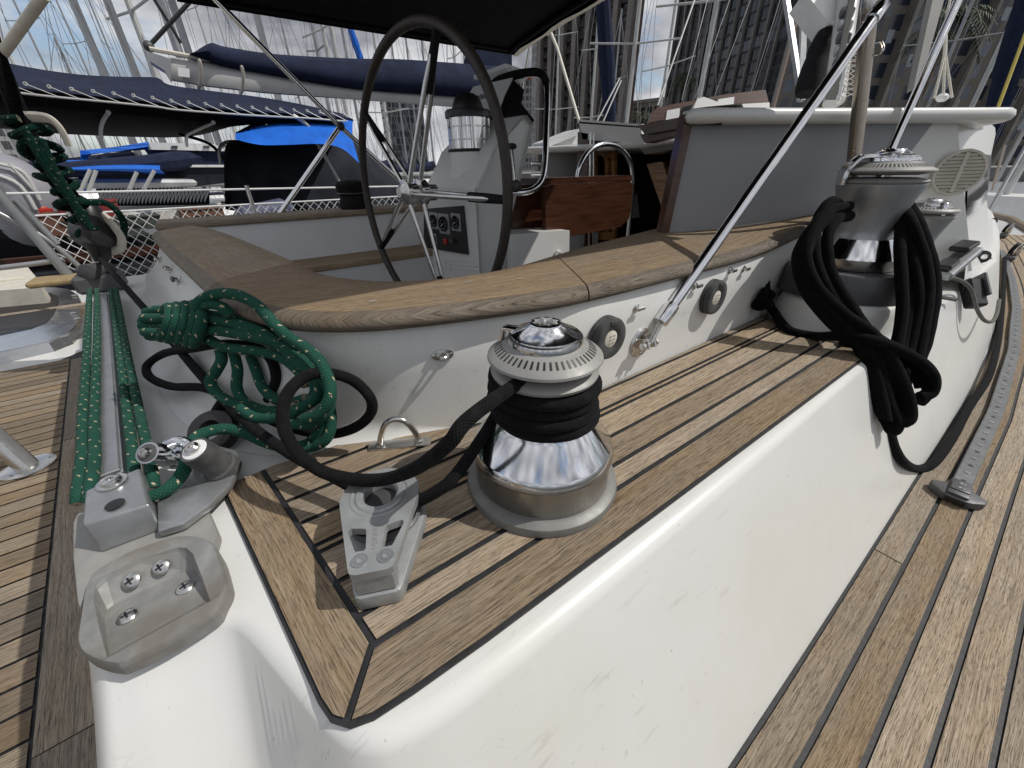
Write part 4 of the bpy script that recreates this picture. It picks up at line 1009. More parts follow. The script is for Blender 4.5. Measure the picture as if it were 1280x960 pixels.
# ------------------------------------------------------------------ steering wheel
wcn = Vector((.711, 1.562, .348)); tt, ss = .034, -.12
wn = Vector((-math.cos(tt) * math.cos(ss), math.cos(tt) * math.sin(ss), math.sin(tt)))
whl = empty('boat_helm', wcn, 'large dark-rimmed steering wheel with paired steel spokes in the cockpit', 'steering wheel')
Tw = axisM(wcn, wn, (0, 1, 0)); RW = .5
mb = MB(); mb.tube([Tw @ Vector((RW * math.cos(a), RW * math.sin(a), 0)) for a in [2 * PI * k / 96 for k in range(96)]], .0165, 14, closed=True); mb.build('rim', simple('leather_rim', (.03, .021, .016), .55, 0, .3, 40, .1), whl)
sp_px = [(546, 38), (455, 140), (477, 309), (556, 366), (634, 250)]
for q in sp_px:
    d = (PN(*q, wcn, wn) - wcn).normalized(); e = wcn + d * (RW - .012)
    mb = MB(); sid = d.cross(wn)
    for k in (-1, 1):
        a = wcn + wn * (.035 + .028 * k) + d * .03 + sid * .006 * k; mb.tube([a, a.lerp(e, .7) + wn * .006 * k, e], .0088, 12)
    sp = mb.build('spoke', M['steel'], whl)
    mb = MB(); mb.tube([wcn.lerp(e, .66) + wn * .012, wcn.lerp(e, .85) + wn * .006, e], [.016, .0155, .013], 12); mb.build('grip', M['blackm'], sp)
mb = MB(); mb.lathe([(.0, -.06), (.03, -.06), (.03, -.02), (.046, -.012), (.046, .02), (.032, .026), (.032, .056), (.044, .06), (.044, .078), (.03, .084), (.018, .1), (0, .1)], 32, Tw); mb.build('hub', M['steel'], whl)

# ------------------------------------------------------------------ steering pedestal
P0 = Vector((.86, 1.38, .3)); NP = Vector((1, .12, 0)).normalized(); sP = Vector((-.12, 1, 0)).normalized()
pdl = empty('steering_pedestal', (.95, 1.55, -.4), 'white steering pedestal with engine panel and sloping instrument head ahead of the wheel', 'pedestal')
mb = MB()
def sec(yo): 
    prof = [(.0, -.75), (.0, .06), (.06, .13), (.1, .19), (.26, .305), (.30, .275), (.14, -.13), (.12, -.75)]
    return [P0 + NP * a + sP * yo + Vector((0, 0, b)) for a, b in prof]
mb.loft([sec(.02), sec(0), sec(0.001), sec(.36), sec(.37)], True, True, True)
mb.build('column', M['gel'], pdl, sharp=25)
mb = MB(); cb_ = P0 + NP * .12 + sP * .19
mb.lathe([(.10, .0), (.098, .06), (.088, .13), (.086, .19)], 36, Matrix.Translation((cb_.x, cb_.y, .3))); mb.build('binnacle_neck', M['gel'], pdl)
mb = MB(); q = [P0 + NP * -.004 + v for v in (Vector(), Vector())]
pan = [PN(*p, P0 - NP * .003, NP) for p in ((531, 261), (580, 257), (586, 318), (531, 309))]
mb.loft([pan, [p - NP * .006 for p in pan]], True, False, True); ep = mb.build('engine_panel', M['black'], pdl, smooth=False)
for (gx, gy, gr) in ((554.6, 280, .036), (569.5, 278, .030), (542, 276, .030), (542, 299, .022)):
    c = PN(gx, gy, P0 - NP * .010, NP); Tg = axisM(c, -NP, (0, 1, 0))
    mb = MB(); mb.box(c + NP * .001, (gr * 2.2, gr * 2.3, .004), Tg.to_3x3(), .002); mb.build('gauge_bezel', M['alu'], ep)
    mb = MB(); mb.lathe([(gr * .86, .003), (gr * .82, .007), (gr * .74, .007), (gr * .72, .0035), (0, .0035)], 28, Tg, cap=False); gb = mb.build('gauge', M['blackm'], ep)
    mb = MB()
    for k in range(9):
        a = R(-40 + k * 32.5); mb.box(Tg @ Vector((gr * .6 * math.cos(a), gr * .6 * math.sin(a), .0042)), (gr * .16, gr * .05, .0006), Tg.to_3x3() @ Matrix.Rotation(a, 3, 'Z'))
    mb.box(Tg @ Vector((gr * .2, gr * .1, .0045)), (gr * .6, gr * .06, .0006), Tg.to_3x3() @ Matrix.Rotation(.5, 3, 'Z')); mb.build('dial_marks', M['white'], gb)
c = PN(557, 302, P0 - NP * .012, NP); mb = MB(); mb.box(c, (.014, .024, .024), axisM(c, (0, 0, 1), NP).to_3x3(), .003); mb.build('red_switch', M['red'], ep)
c = PN(566, 301, P0 - NP * .012, NP); mb = MB(); mb.lathe([(.012, 0), (.011, .014), (0, .015)], 18, axisM(c, -NP)); mb.build('knob', M['darkgrey'], ep)
mb = MB()
for k in range(3):
    mb.tube([PN(x, 322 + k * 5 + (3.2 * math.sin((x - 534) / 10.0) if x < 564 else 0) + (x - 534) * .09, P0 - NP * .001, NP) for x in range(534, 600, 4)], .0016, 6)
cw_ = PN(561, 332, P0 - NP * .001, NP); mb.tube([cw_ + sP * (.022 * math.cos(a)) + Vector((0, 0, .022 * math.sin(a))) for a in [2 * PI * k / 20 for k in range(20)]], .002, 6, closed=True)
mb.build('embossed_waves', M['gel'], pdl)
# compass
cp = empty('binnacle_compass', (cb_.x, cb_.y, .49), 'steering compass in a shiny steel cage under a black dome, on the pedestal', 'compass')
mb = MB(); Tc = Matrix.Translation((cb_.x, cb_.y, .492)); mb.lathe([(.088, -.004), (.088, .004), (.079, .006), (.079, .112), (.086, .114)], 48, Tc); mb.build('bowl', M['chrome'], cp)
mb = MB(); mb.lathe([(.0905, .11), (.0905, .128), (.086, .135), (.064, .138), (.060, .15), (.05, .172), (.03, .188), (0, .193)], 40, Tc, cap=False); mb.build('dome', M['black'], cp)
mb = MB()
for k in range(10):
    a = 2 * PI * k / 10; mb.beam(Tc @ Vector((.0815 * math.cos(a), .0815 * math.sin(a), .006)), Tc @ Vector((.0815 * math.cos(a), .0815 * math.sin(a), .112)), .006, .004)
for z in (.036, .080): mb.lathe([(.080, z - .003), (.084, z - .003), (.084, z + .003), (.080, z + .003)], 40, Tc, cap=False)
mb.build('cage', M['steel'], cp)
mb = MB(); mb.lathe([(.089, -.006), (.091, 0), (.089, .005)], 40, Tc, cap=False); mb.build('base_seal', M['black'], cp)
# instrument display above
ds = empty('instrument_display', D(612, 120, 1.62), 'white backed instrument display under a small white hood above the compass', 'display'); dd = 1.6
mb = MB(); q = [D(*p, dd) for p in ((582, 124), (592, 108), (641, 97), (630, 120), (622, 144), (584, 147))]; mb.loft([q, [p + hv * .05 for p in q]], True, True, True); cs = mb.build('casing', M['gel2'], ds, smooth=False)
mb = MB(); q = [D(592, 94, 1.58), D(632, 79, 1.62), D(663, 90, 1.78), D(652, 100, 1.72)]; mb.loft([q, [p - zv * .014 for p in q]], True, True, True); mb.build('hood', M['gel2'], ds, smooth=False)
mb = MB(); q = [D(*p, dd + .06) for p in ((640, 98), (655, 112), (652, 130), (668, 150), (655, 158), (625, 158), (622, 144))]; mb.loft([q, [p + hv * .09 for p in q]], True, True, True)
mb.beam(D(575, 158, 1.62), D(650, 150, 1.66), .05, .045); mb.build('bracket', M['blackm'], ds, smooth=False)
cT = D(604, 121, dd - .004); ex = (D(641, 108, dd) - D(592, 118, dd)).normalized(); Td = axisM(cT, -hv, ex)
Td = Matrix((ex, (-hv).cross(ex).normalized(), -hv)).transposed().to_4x4(); Td.translation = cT
text_mesh('SIMRAD', .026, M['blackm'], Td, cs, 'lettering')
gr_ = empty('pedestal_guard', D(680, 200, 1.62), 'bent stainless guard rail with a black padded top, forward of the pedestal', 'guard rail')
mb = MB(); pts = [D(608, 108, 1.66), D(640, 96, 1.64), D(668, 92, 1.62), D(680, 98, 1.62), D(684, 115, 1.62), D(683, 160, 1.62), D(681, 205, 1.62), D(676, 228, 1.62), D(662, 239, 1.6), D(640, 241, 1.58)]
mb.tube(pts, .0135, 14, n=6); mb.tube([D(664, 219, 1.62), D(682, 219, 1.62)], .009, 10); mb.tube([D(664, 205, 1.62), D(682, 205, 1.62)], .009, 10); mb.build('rail', M['chrome'], gr_)
mb = MB(); mb.tube([p + zv * .002 for p in (D(608, 107, 1.655), D(640, 95, 1.635), D(668, 91, 1.615), D(679, 96, 1.615), D(683, 105, 1.615))], .0155, 12, n=6); mb.build('padding', M['blackm'], gr_)
th_ = empty('throttle_lever', D(642, 232, 1.36), 'thin throttle lever with black knobs on the side of the pedestal', 'lever')
mb = MB(); mb.tube([D(640, 184, 1.36), D(645, 231, 1.34)], .005, 10); mb.build('arm', M['steel'], th_)
mb = MB(); mb.ball(D(640, 183, 1.36), .018, 14, 8, (1, 1, .6)); mb.build('knob', M['black'], th_)
mb = MB(); mb.lathe([(.02, 0), (.02, .012), (.014, .016), (0, .016)], 18, axisM(D(644, 233, 1.35), (-.4, -1, .1))); mb.build('pivot', M['black'], th_)

# ------------------------------------------------------------------ canopy over the cockpit
BZ = 1.15
pf = Z(645, 62, BZ); pa = Z(265, -2, BZ); dirp = (pf - pa).normalized(); pa = pf + dirp * ((.19 - pf.x) / dirp.x)
ff = Z(760, 0, BZ); dirf = (ff - pf).normalized(); sf = pf + dirf * ((.24 - pf.y) / dirf.y); sa = Vector((.57, .25, BZ))
bim = empty('cockpit_canopy', (.8, 1.5, BZ), 'black fabric canopy stretched over the cockpit on a steel frame, at the top', 'canopy')
mb = MB(); n_ = 20; rows = []
for i in range(n_ + 1):
    r_ = []
    for j in range(n_ + 1):
        a, b = i / n_, j / n_; p = (pa.lerp(pf, a)).lerp(sa.lerp(sf, a), b)
        p = p + zv * (.05 * (4 * b * (1 - b)) ** .7 + .012 * math.sin(a * PI * 3) * (4 * b * (1 - b))); r_.append(p)
    rows.append(r_)
mb.loft(rows, False); mb.loft([[p + zv * .006 for p in r_] for r_ in rows], False)
e1 = rows[-1]; mb.loft([[p for p in e1], [p - zv * .035 + dirp * .01 for p in e1]], False); e2 = [r_[0] for r_ in rows]; mb.loft([e2, [p - zv * .03 + Vector((0, .01, 0)) for p in e2]], False)
mb.build('canopy_cloth', M['canopy'], bim, sharp=80)
mb = MB(); rr_ = rows[-1]; L = [p - zv * .04 - dirp * (.03 + .012 * math.sin(i * 1.7)) for i, p in enumerate(rr_)]
mb.loft([[p - zv * .036 + dirp * .013 for p in rr_], L], False); mb.build('cream_hem', M['cream'], bim, sharp=80)
mb = MB(); mb.tube([p - zv * .02 - dirp * .05 for p in rows[-1]], .0125, 12); mb.tube([r_[0] - zv * .012 + Vector((0, .0, 0)) for r_ in rows], .008, 10); mb.build('bow', M['blackm'], bim)
yb = 2.62
mb = MB(); mb.tube([Y(266, -4, yb), Y(425, 158, yb), Y(540, 262, yb)], .0125, 16); mb.build('leg', M['chrome'], bim)
mb = MB(); mb.tube([Y(424, 160, yb - .02), Y(346, 272, yb - .02)], .0125, 16); mb.build('leg', M['chrome'], bim)
mb = MB(); mb.ball(Y(426, 158, yb - .03), .022, 12, 8); mb.build('hinge', M['black'], bim)
cv = empty('covered_winch', Y(444, 258, 2.52), 'winch under a black fabric cover on the far cockpit rim', 'winch')
mb = MB(); c = cv.location; mb.lathe([(.075, -.03), (.085, .0), (.078, .03), (.07, .06), (.082, .075), (.086, .11), (.075, .125), (.05, .135), (0, .14)], 28, Matrix.Translation(c)); mb.build('cover', M['blackm'], cv)
mb = MB(); mb.lathe([(.084, .066), (.088, .07), (.084, .074)], 28, Matrix.Translation(c), cap=False); mb.build('tie_band', M['darkgrey'], cv)
pin = empty('flush_cap', Z(962, 271, .262), 'small oval steel deck filler set in the wooden cap rail', 'deck filler'); Tp = axisM(pin.location + zv * .002, (-.1, 0, 1))
mb = MB(); mb.lathe([(.026, 0), (.026, .002), (.02, .0035), (.018, .0015), (0, .0015)], 28, Tp @ Matrix.Diagonal((1.3, 1, 1, 1)), cap=False); mb.build('ring', M['steel'], pin)
mb = MB(); mb.box(Tp @ Vector((0, 0, .003)), (.03, .006, .003), Tp.to_3x3()); mb.build('slot', M['black'], pin)

# ------------------------------------------------------------------ corner casting
cs_ = empty('corner_casting', Z(185, 760, 0), 'grey cast tray fitting with four screws at the aft corner of the coaming', 'casting')
def zp(px_, z): return Z(px_[0], px_[1], z)
outp = [((96, 802), .024), ((103, 818), .022), ((122, 828), .02), ((141, 832), .02), ((156, 830), .02), ((205, 806), .022), ((264, 770), .026), ((277, 752), .030), ((284, 731), .036), ((280, 712), .043), ((270, 683), .050), ((258, 673), .052), ((242, 669), .053), ((214, 671), .053), ((160, 690), .05), ((120, 713), .046), ((110, 725), .042), ((104, 745), .036), ((99, 778), .028)]
outp = [((a, b), z * .62) for (a, b), z in outp]
ctr = sum((zp(a, b) for a, b in outp), Vector()) / len(outp)
rim = smooth_path([zp(a, b) for a, b in outp], 3, closed=True)
inp = [((134, 822), .0185), ((124, 785), .027), ((117, 750), .038), ((119, 732), .044), ((131, 721), .046), ((177, 698), .050), ((222, 684), .052), ((233, 685), .051), ((241, 692), .049), ((252, 720), .039), ((263, 751), .027), ((200, 787), .0225)]
ip = [zp(a, b * .64) for a, b in inp]
mb = MB(); skirt_ = [ctr + (p - ctr) * 1.035 for p in rim]
low = [Vector((p.x, p.y, max(-.002, p.z - .03) if p.y > ctr.y - .0 else .0)) for p in [ctr + (p - ctr) * 1.06 for p in rim]]
low = [Vector((p.x, p.y, -.004)) for p in [ctr + (p - ctr) * 1.0 for p in rim]]
ri = [ctr + (p - ctr) * .965 + Vector((0, 0, .0015)) for p in rim]
mb.loft([low, [p - zv * .0045 for p in rim], [p - zv * .0012 for p in [ctr + (p - ctr) * .985 for p in rim]], ri], True)
al = ri + ip
vv = [mb.vert(p) for p in al]
for tr in tessellate_polygon([[Vector((p.x, p.y, 0)) for p in ri], [Vector((p.x, p.y, 0)) for p in ip]]): mb.face([vv[i] for i in tr])
# recess: steep back and sides down to a flat floor open to the front
fl = [((136, 817), .012), ((133, 795), .008), ((131, 775), .007), ((134, 762), .007), ((142, 756), .007), ((172, 741), .007), ((225, 717), .007), ((240, 714), .007), ((247, 719), .008), ((254, 735), .010), ((258, 749), .015), ((200, 782), .013)]
fp_ = [zp(a, b * .55) for a, b in fl]
mid = [a.lerp(b, .55) + (zv * .0 ) for a, b in zip(ip, fp_)]
mb.loft([ip, [a.lerp(b, .12) - zv * .002 for a, b in zip(ip, fp_)], [a.lerp(b, .85) - zv * .001 for a, b in zip(ip, fp_)], fp_], True)
flv = [mb.vert(p) for p in fp_]
for tr in tessellate_polygon([[Vector((p.x, p.y, 0)) for p in fp_]]): mb.face([flv[i] for i in tr])
t = NT('stained_casting'); c = t.coord(); s1 = t.noise(c, 26, 5, .6); s2 = t.noise(c, 11, 3)
a = t.mix(t.ramp(s1, [(.35, 0.), (.65, 1.)]), (.22, .22, .21), (.32, .32, .31)); a = t.mix(t.ramp(s2, [(.46, 0.), (.64, .7)]), a, (.17, .145, .115))
t.l(a, t.b.inputs['Base Color']); t.set(Roughness=.55, Metallic=.25); t.bump(t.noise(c, 260, 3), .2, .0008); M['stain'] = t.mat
mb.build('tray', M['stain'], cs_, smooth=False)
for (sx, sy, z, ax) in ((165, 726, .018, (-.2, -.6, .75)), (202, 709, .019, (-.2, -.6, .75)), (160, 771, .0055, (0, -.12, 1)), (232, 735, .0055, (0, -.12, 1))):
    mb = MB(); screw(mb, Z(sx, sy, z), ax, .0088, .0048); mb.build('screw', [M['steel'], M['black']], cs_)
mb = MB(); pl_ = [(92, 700), (92, 655), (100, 640), (150, 640), (250, 612), (262, 640), (274, 668), (268, 690), (200, 690), (120, 740), (98, 760)]
mb.prism([(Z(*p, .012).x, Z(*p, .012).y) for p in pl_], -.002, .016, None, bev=.004); mb.build('base_plate', M['jaw'], cs_)

# ------------------------------------------------------------------ mainsheet traveller
tv = empty('mainsheet_traveller', Z(150, 620, 0), 'mainsheet traveller track with a folded grey end bracket, running aft of the cockpit', 'traveller')
ta, tb_ = Z(143, 600, .022), Z(131, 372, .022)
mb = MB(); mb.beam(ta, tb_, .034, .022, bev=.003); mb.beam(ta - zv * .017, tb_ - zv * .017, .055, .012, bev=.002); mb.beam(ta + zv * .012, tb_ + zv * .012, .024, .006, bev=.0015); mb.build('rail', M['alu'], tv)
A, B, C, D_, E_, F_ = Z(106, 613, .062), Z(175, 584, .062), Z(187, 630, .058), Z(102, 656, .058), Z(202, 663, .016), Z(126, 692, .016)
Ab, Bb = Vector((A.x, A.y, .016)), Vector((B.x, B.y, .016))
b = bmesh.new(); vs = [b.verts.new(p) for p in (A, B, C, D_, E_, F_, Ab, Bb)]
for f in ((0, 1, 2, 3), (3, 2, 4, 5), (1, 7, 4, 2), (0, 3, 5, 6), (0, 6, 7, 1), (6, 5, 4, 7)): b.faces.new([vs[i] for i in f])
bmesh.ops.recalc_face_normals(b, faces=b.faces); bmesh.ops.bevel(b, geom=list(b.edges), offset=.0035, segments=3, profile=.5, affect='EDGES')
mb = MB(); mb.merge(b); brk = mb.build('end_bracket', M['alu'], tv)
nt = (B - A).cross(D_ - A).normalized(); nt = nt if nt.z > 0 else -nt
mb = MB(); Tb = axisM(Z(140, 603, .0625), nt); mb.lathe([(.0165, 0), (.016, .0016), (.0115, .002), (.0105, .0055), (.008, .007), (.004, .0072), (.003, .004), (0, .004)], 28, Tb, cap=False); mb.build('bolt', M['steel'], brk)
mb = MB(); Tb = axisM(Z(144, 631, .0602), nt); mb.lathe([(.0098, .0012), (.0085, .0013), (0, .0013)], 28, Tb, cap=False); mb.build('hole', M['black'], brk)
# cam cleat on its arm
cl = empty('cam_cleat', Z(245, 600, .02), 'swivel cam cleat with worn black cams gripping a green rope, on a grey arm', 'cam cleat')
mb = MB(); arm = [(196, 665), (228, 655), (262, 630), (288, 604), (299, 580), (296, 562), (272, 556), (225, 590), (195, 620)]
mb.prism([(Z(*p, .030).x, Z(*p, .030).y) for p in arm], .018, .030, None, bev=.004); mb.build('arm', M['alu'], cl)
for (a, b_, r_, mt) in (((286, 590, .022), (243, 562, .088), .0205, 'rubber'), ((224, 572, .035), (184, 566, .078), .0165, 'chrome')):
    p, q = Z(*a), Z(*b_); d = (q - p); Tq = axisM(p, d); L = d.length
    mb = MB(); mb.lathe([(r_ * .9, 0), (r_ * 1.12, L * .08), (r_ * 1.12, L * .3), (r_ * 1.0, L * .34), (r_, L * .85), (r_ * .93, L), (r_ * .8, L)], 36, Tq); mb.build('cam', M[mt], cl)
    mb = MB(); mb.lathe([(r_ * .78, L), (r_ * .74, L + .001), (r_ * .46, L + .0015)], 28, Tq); mb.build('washer', M['white'] if mt == 'rubber' else M['darkgrey'], cl)
    mb = MB(); mb.lathe([(r_ * .46, L + .001), (r_ * .44, L + .006), (r_ * .3, L + .009), (r_ * .15, L + .009), (r_ * .12, L + .006), (0, L + .006)], 20, Tq, cap=False); mb.build('bolt', M['steel'], cl)
mb = MB(); mb.tube([Z(214, 556, .075), Z(225, 552, .08), Z(236, 556, .078), Z(244, 564, .068)], .006, 10, n=6, flat=1.4); mb.beam(Z(212, 552, .058), Z(237, 575, .062), .022, .012, bev=.004); mb.build('bridge', M['chrome'], cl)
# green control lines beside the track
gl_ = [([(112, 362, .045), (109, 430, .045), (104, 520, .045), (103, 570, .044), (98, 612, .04), (97, 630, .03)], 'green control line, outermost on the left of the track'),
       ([(121, 362, .045), (121, 430, .045), (118, 520, .045), (118, 570, .044), (113, 612, .04), (110, 628, .03)], 'green control line close beside the track on its left'),
       ([(139, 362, .045), (148, 430, .045), (158, 510, .045), (165, 560, .045), (168, 600, .04)], 'green control line close beside the track on its right'),
       ([(145, 362, .045), (157, 430, .045), (171, 500, .045), (183, 555, .045), (190, 590, .04), (193, 612, .03)], 'green control line, outermost on the right of the track')]
for pts, lab in gl_:
    mb = MB(); P = [Z(*q) for q in pts]; mb.tube(P, .0078, 10, n=8, wob=.05); o = mb.build('control_line', M['ropeg'], origin=P[-2], sharp=80); tag(o, lab, 'rope', 'green lines beside the traveller track')
# green coil
def gd(x, y, k=0.0): return D(x, y, .70 - .1 * min(1, max(0, (x - 180) / 230)) + k)
gs = [
 [(183, 391), (200, 388), (230, 392), (265, 394), (305, 402), (340, 420), (370, 446), (388, 463), (402, 482), (411, 505), (414, 530), (408, 548), (392, 558), (372, 560), (358, 556)],
 [(180, 398), (210, 398), (250, 398), (290, 404), (325, 414), (350, 431), (372, 452), (392, 466), (407, 478), (413, 495), (408, 515), (392, 528), (372, 530), (345, 520)],
 [(178, 408), (210, 408), (250, 408), (300, 418), (340, 428), (362, 440), (378, 452), (390, 470), (394, 490), (382, 506), (365, 514)],
 [(178, 402), (215, 403), (255, 402), (280, 399), (298, 404), (306, 413)],
 [(181, 415), (210, 416), (250, 412), (290, 416), (330, 424), (352, 428)],
 [(186, 420), (220, 420), (255, 422), (280, 434), (320, 439), (350, 446), (372, 462), (384, 482)],
 [(247, 380), (258, 372), (278, 367), (300, 370), (322, 382), (342, 404), (362, 422), (385, 437), (402, 456), (412, 480), (411, 500), (398, 517), (380, 524)],
 [(275, 436), (277, 450), (269, 466), (263, 476), (268, 488), (282, 499), (302, 508), (330, 517), (352, 515), (372, 507)],
 [(292, 440), (297, 462), (296, 484), (304, 500), (322, 511), (350, 514)],
 [(313, 444), (321, 465), (327, 482), (340, 496), (360, 504), (382, 498)],
 [(300, 410), (330, 420), (358, 434), (382, 452), (398, 474), (396, 496), (376, 510), (352, 521), (322, 522), (300, 510)],
]
mb = MB()
for i, s in enumerate(gs): mb.tube([gd(x, y, -.012 * ((i * 5) % 3) + (.02 if i in (7, 8, 9) else -.05 if i == 6 else 0)) for x, y in s], .0088, 10, n=8, wob=.05)
for i, x in enumerate((206, 216, 227, 238, 246)):     # the wraps round the neck of the coil
    cx = x; top = 384 - i * 1.2 if i < 4 else 382; bot = 422 + i * 2.0
    lp = []
    for k in range(18):
        a = 2 * PI * k / 18; lp.append(gd(cx + 9 * math.sin(a) * .6 + (a > PI) * 0 + 5 * math.cos(a), (top + bot) / 2 - (bot - top) / 2 * math.cos(a), -.035 * math.sin(a) - .012))
    mb.tube(lp, .0088, 10, closed=True, n=4, wob=.05)
mb.tube([gd(248, 384, -.04), gd(262, 380, -.045), gd(278, 384, -.04), gd(288, 394, -.03)], .0088, 10, n=6)
tl_ = [Z(180, 625, .035), Z(205, 614, .04), Z(222, 600, .045), Z(231, 585, .055), Z(236, 566, .066), Z(243, 550, .072), Z(256, 541, .07), Z(280, 536, .06), Z(305, 541, .05), Z(330, 552, .045), Z(352, 558, .045), Z(372, 559, .055), gd(388, 553), gd(402, 535), gd(408, 510), gd(404, 488)]
mb.tube(tl_, .0092, 10, n=8, wob=.05)
o = mb.build('green_rope_coil', M['ropeg'], origin=gd(300, 430), sharp=80); tag(o, 'bunched coil of green rope with cream flecks leaning on the aft coaming side', 'rope')
# black bullseye under the coil
bp = Z(268, 540, .03); bl = empty('rope_bullseye', bp, 'black bullseye with a short black pendant under the green coil', 'fairlead')
mb = MB(); mb.lathe([(.018, -.014), (.036, -.012), (.04, 0), (.036, .012), (.018, .014), (.014, 0)], 28, axisM(bp, (-.3, -.55, .75)), cap=False); mb.build('ring', M['black'], bl)
mb = MB(); mb.tube([Z(300, 470, .03), Z(284, 495, .04), Z(270, 520, .045), Z(268, 536, .03)], .011, 10, n=6); mb.build('pendant', M['ropeb'], bl)

# ------------------------------------------------------------------ mainsheet block and tackle at the far end of the track
ym = 2.33
mk = empty('mainsheet_tackle', Y(128, 330, ym), 'black mainsheet block and dark fall wound in green rope, rising at the left edge', 'tackle')
mb = MB(); c = Y(126, 352, ym); mb.box(c, (.15, .12, .07), bev=.012); mb.box(c + Vector((0, 0, .05)), (.1, .08, .04), bev=.01); mb.build('car', M['darkgrey'], mk)
mb = MB(); a, b = Y(108, 258, ym), Y(128, 322, ym); q = []
for f, r_ in ((-.12, .02), (0, .045), (.2, .062), (.5, .066), (.8, .05), (1.05, .035)): q.append([a.lerp(b, f) + Vector((math.cos(t2) * r_ * .8, math.sin(t2) * r_ * .9, 0)) for t2 in [2 * PI * k / 18 for k in range(18)]])
mb.loft(q, True, True, True); mb.lathe([(.045, -.055), (.06, -.045), (.06, .045), (.045, .055)], 28, axisM(a.lerp(b, .5), (.6, -.8, .1))); mb.build('block', M['black'], mk)
mb = MB(); mb.lathe([(.014, -.055), (.03, -.052), (.03, .052), (.014, .055)], 24, axisM(Y(123, 338, ym - .02), (-.5, -.85, .1))); mb.build('swivel', M['darkgrey'], mk)
mb = MB(); mb.tube([Y(-14, 40, ym), Y(0, 80, ym), Y(38, 175, ym), Y(72, 225, ym), Y(108, 275, ym)], [.022, .022, .026, .03, .028], 10, n=4); mb.tube([Y(-22, 45, ym + .05), Y(20, 150, ym + .05), Y(100, 265, ym + .05)], .012, 8); mb.build('fall', M['ropebk'], mk)
mb = MB(); random.seed(3)
P = []
for k in range(150):
    f = k / 149; cx, cy = 30 + (116 - 30) * f, 150 + (296 - 150) * f; a_ = 2 * PI * 8.5 * f; r_ = (.052 - .018 * f) * (1 + .35 * noise.noise(Vector((f * 9, 1, 2))))
    c = Y(cx, cy, ym - .02); ld = (Y(116, 296, ym) - Y(30, 150, ym)).normalized(); n1_ = Vector((0, -1, 0)); n2_ = ld.cross(n1_)
    P.append(c + n1_ * r_ * math.cos(a_) + n2_ * r_ * math.sin(a_) + ld * .03 * noise.noise(Vector((f * 23, 5, 1))))
mb.tube(P, .0115, 8, wob=.1)
for k in range(5):
    o1, o2, o3 = random.uniform(-8, 8), random.uniform(-8, 10), random.uniform(-6, 6); f0 = random.uniform(0, .35); f1 = random.uniform(.65, 1)
    q = lambda f, o: Y(30 + 86 * f + o, 150 + 146 * f + o * .2, ym - .085)
    mb.tube([q(f0, o1), q((f0 + f1) / 2, o2), q(f1, o3)], .0115, 8, n=6, wob=.1)
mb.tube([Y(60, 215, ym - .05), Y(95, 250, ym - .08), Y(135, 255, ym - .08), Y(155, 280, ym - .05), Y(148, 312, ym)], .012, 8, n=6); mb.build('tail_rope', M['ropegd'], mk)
mb = MB(); mb.tube([Y(36, 146, ym - .06), Y(60, 148, ym - .08), Y(75, 160, ym - .09), Y(86, 182, ym - .08)], .02, 8, n=6, flat=.45); mb.build('webbing_strap', M['cream'], mk); mb = MB(); mb.tube([Y(128, 268, ym - .02), Y(142, 282, ym - .04), Y(152, 298, ym - .04), Y(150, 310, ym - .02), Y(138, 314, ym)], .018, 8, n=6, flat=.5); mb.build('webbing_strap', M['cream'], mk)
mb = MB(); mb.tube([Y(55, -6, ym - .2), Y(4, 66, ym + .0)], .0135, 12); o = mb.build('boom_strut', M['cream'], origin=Y(4, 66, ym)); tag(o, 'pale aluminium strut slanting up from the top of the mainsheet tackle, top left corner', 'strut')

# ------------------------------------------------------------------ aft deck gear
HZ = ZD + .05
ht = empty('deck_hatch', Z(40, 400, ZD), 'dark glass hatch in a polished frame on the aft deck, left edge', 'hatch')
fo = [Z(*p, HZ) for p in ((-60, 356), (70, 359), (86, 361), (96, 367), (101, 378), (100, 396), (96, 406), (84, 418), (60, 427), (-60, 453))]
fi = [Z(*p, HZ + .006) for p in ((-60, 364), (62, 366), (72, 370), (74, 378), (68, 392), (58, 404), (40, 411), (-60, 432))]
cH = sum(fi, Vector()) / len(fi)
mb = MB(); lo_ = [Vector((p.x, p.y, ZD)) for p in [cH + (p - cH) * 1.02 for p in fo]]; mb.loft([lo_, [p - zv * .006 for p in fo], [cH + (p - cH) * .985 for p in fo]], True)
vv = [mb.vert(p) for p in [cH + (p - cH) * .985 for p in fo] + fi]
for tr in tessellate_polygon([[Vector((p.x, p.y, 0)) for p in fo], [Vector((p.x, p.y, 0)) for p in fi]]): mb.face([vv[i] for i in tr])
mb.build('frame', M['steel'], ht, sharp=30)
mb = MB(); mb.poly([p + zv * .001 for p in fi]); mb.build('lens', M['lens'], ht, smooth=False)
for q in ((93, 369), (92, 391), (97, 398)):
    mb = MB(); mb.box(Z(*q, HZ + .008), (.03, .02, .012), bev=.004); mb.build('hinge', M['steel'], ht)
mb = MB(); mb.poly([(p.x, p.y, ZD - .0005) for p in [cH + (p - cH) * 1.22 for p in fo]]); mb.build('hatch_surround', M['gel'], yacht, smooth=False)
sb = empty('beige_locker', Z(20, 350, ZD), 'beige plastic box lid behind the aft hatch at the left edge', 'locker')
mb = MB(); q = [Z(*p, ZD + .16) for p in ((-60, 332), (32, 331), (52, 354), (50, 359), (-60, 368))]; mb.loft([[Vector((p.x, p.y, ZD)) for p in q], q], True, True, True); mb.build('lid', M['cream'], sb, smooth=False)
mb = MB(); mb.box(Z(10, 350, ZD + .165), (.16, .03, .02), bev=.006); mb.build('handle', M['cream'], sb)
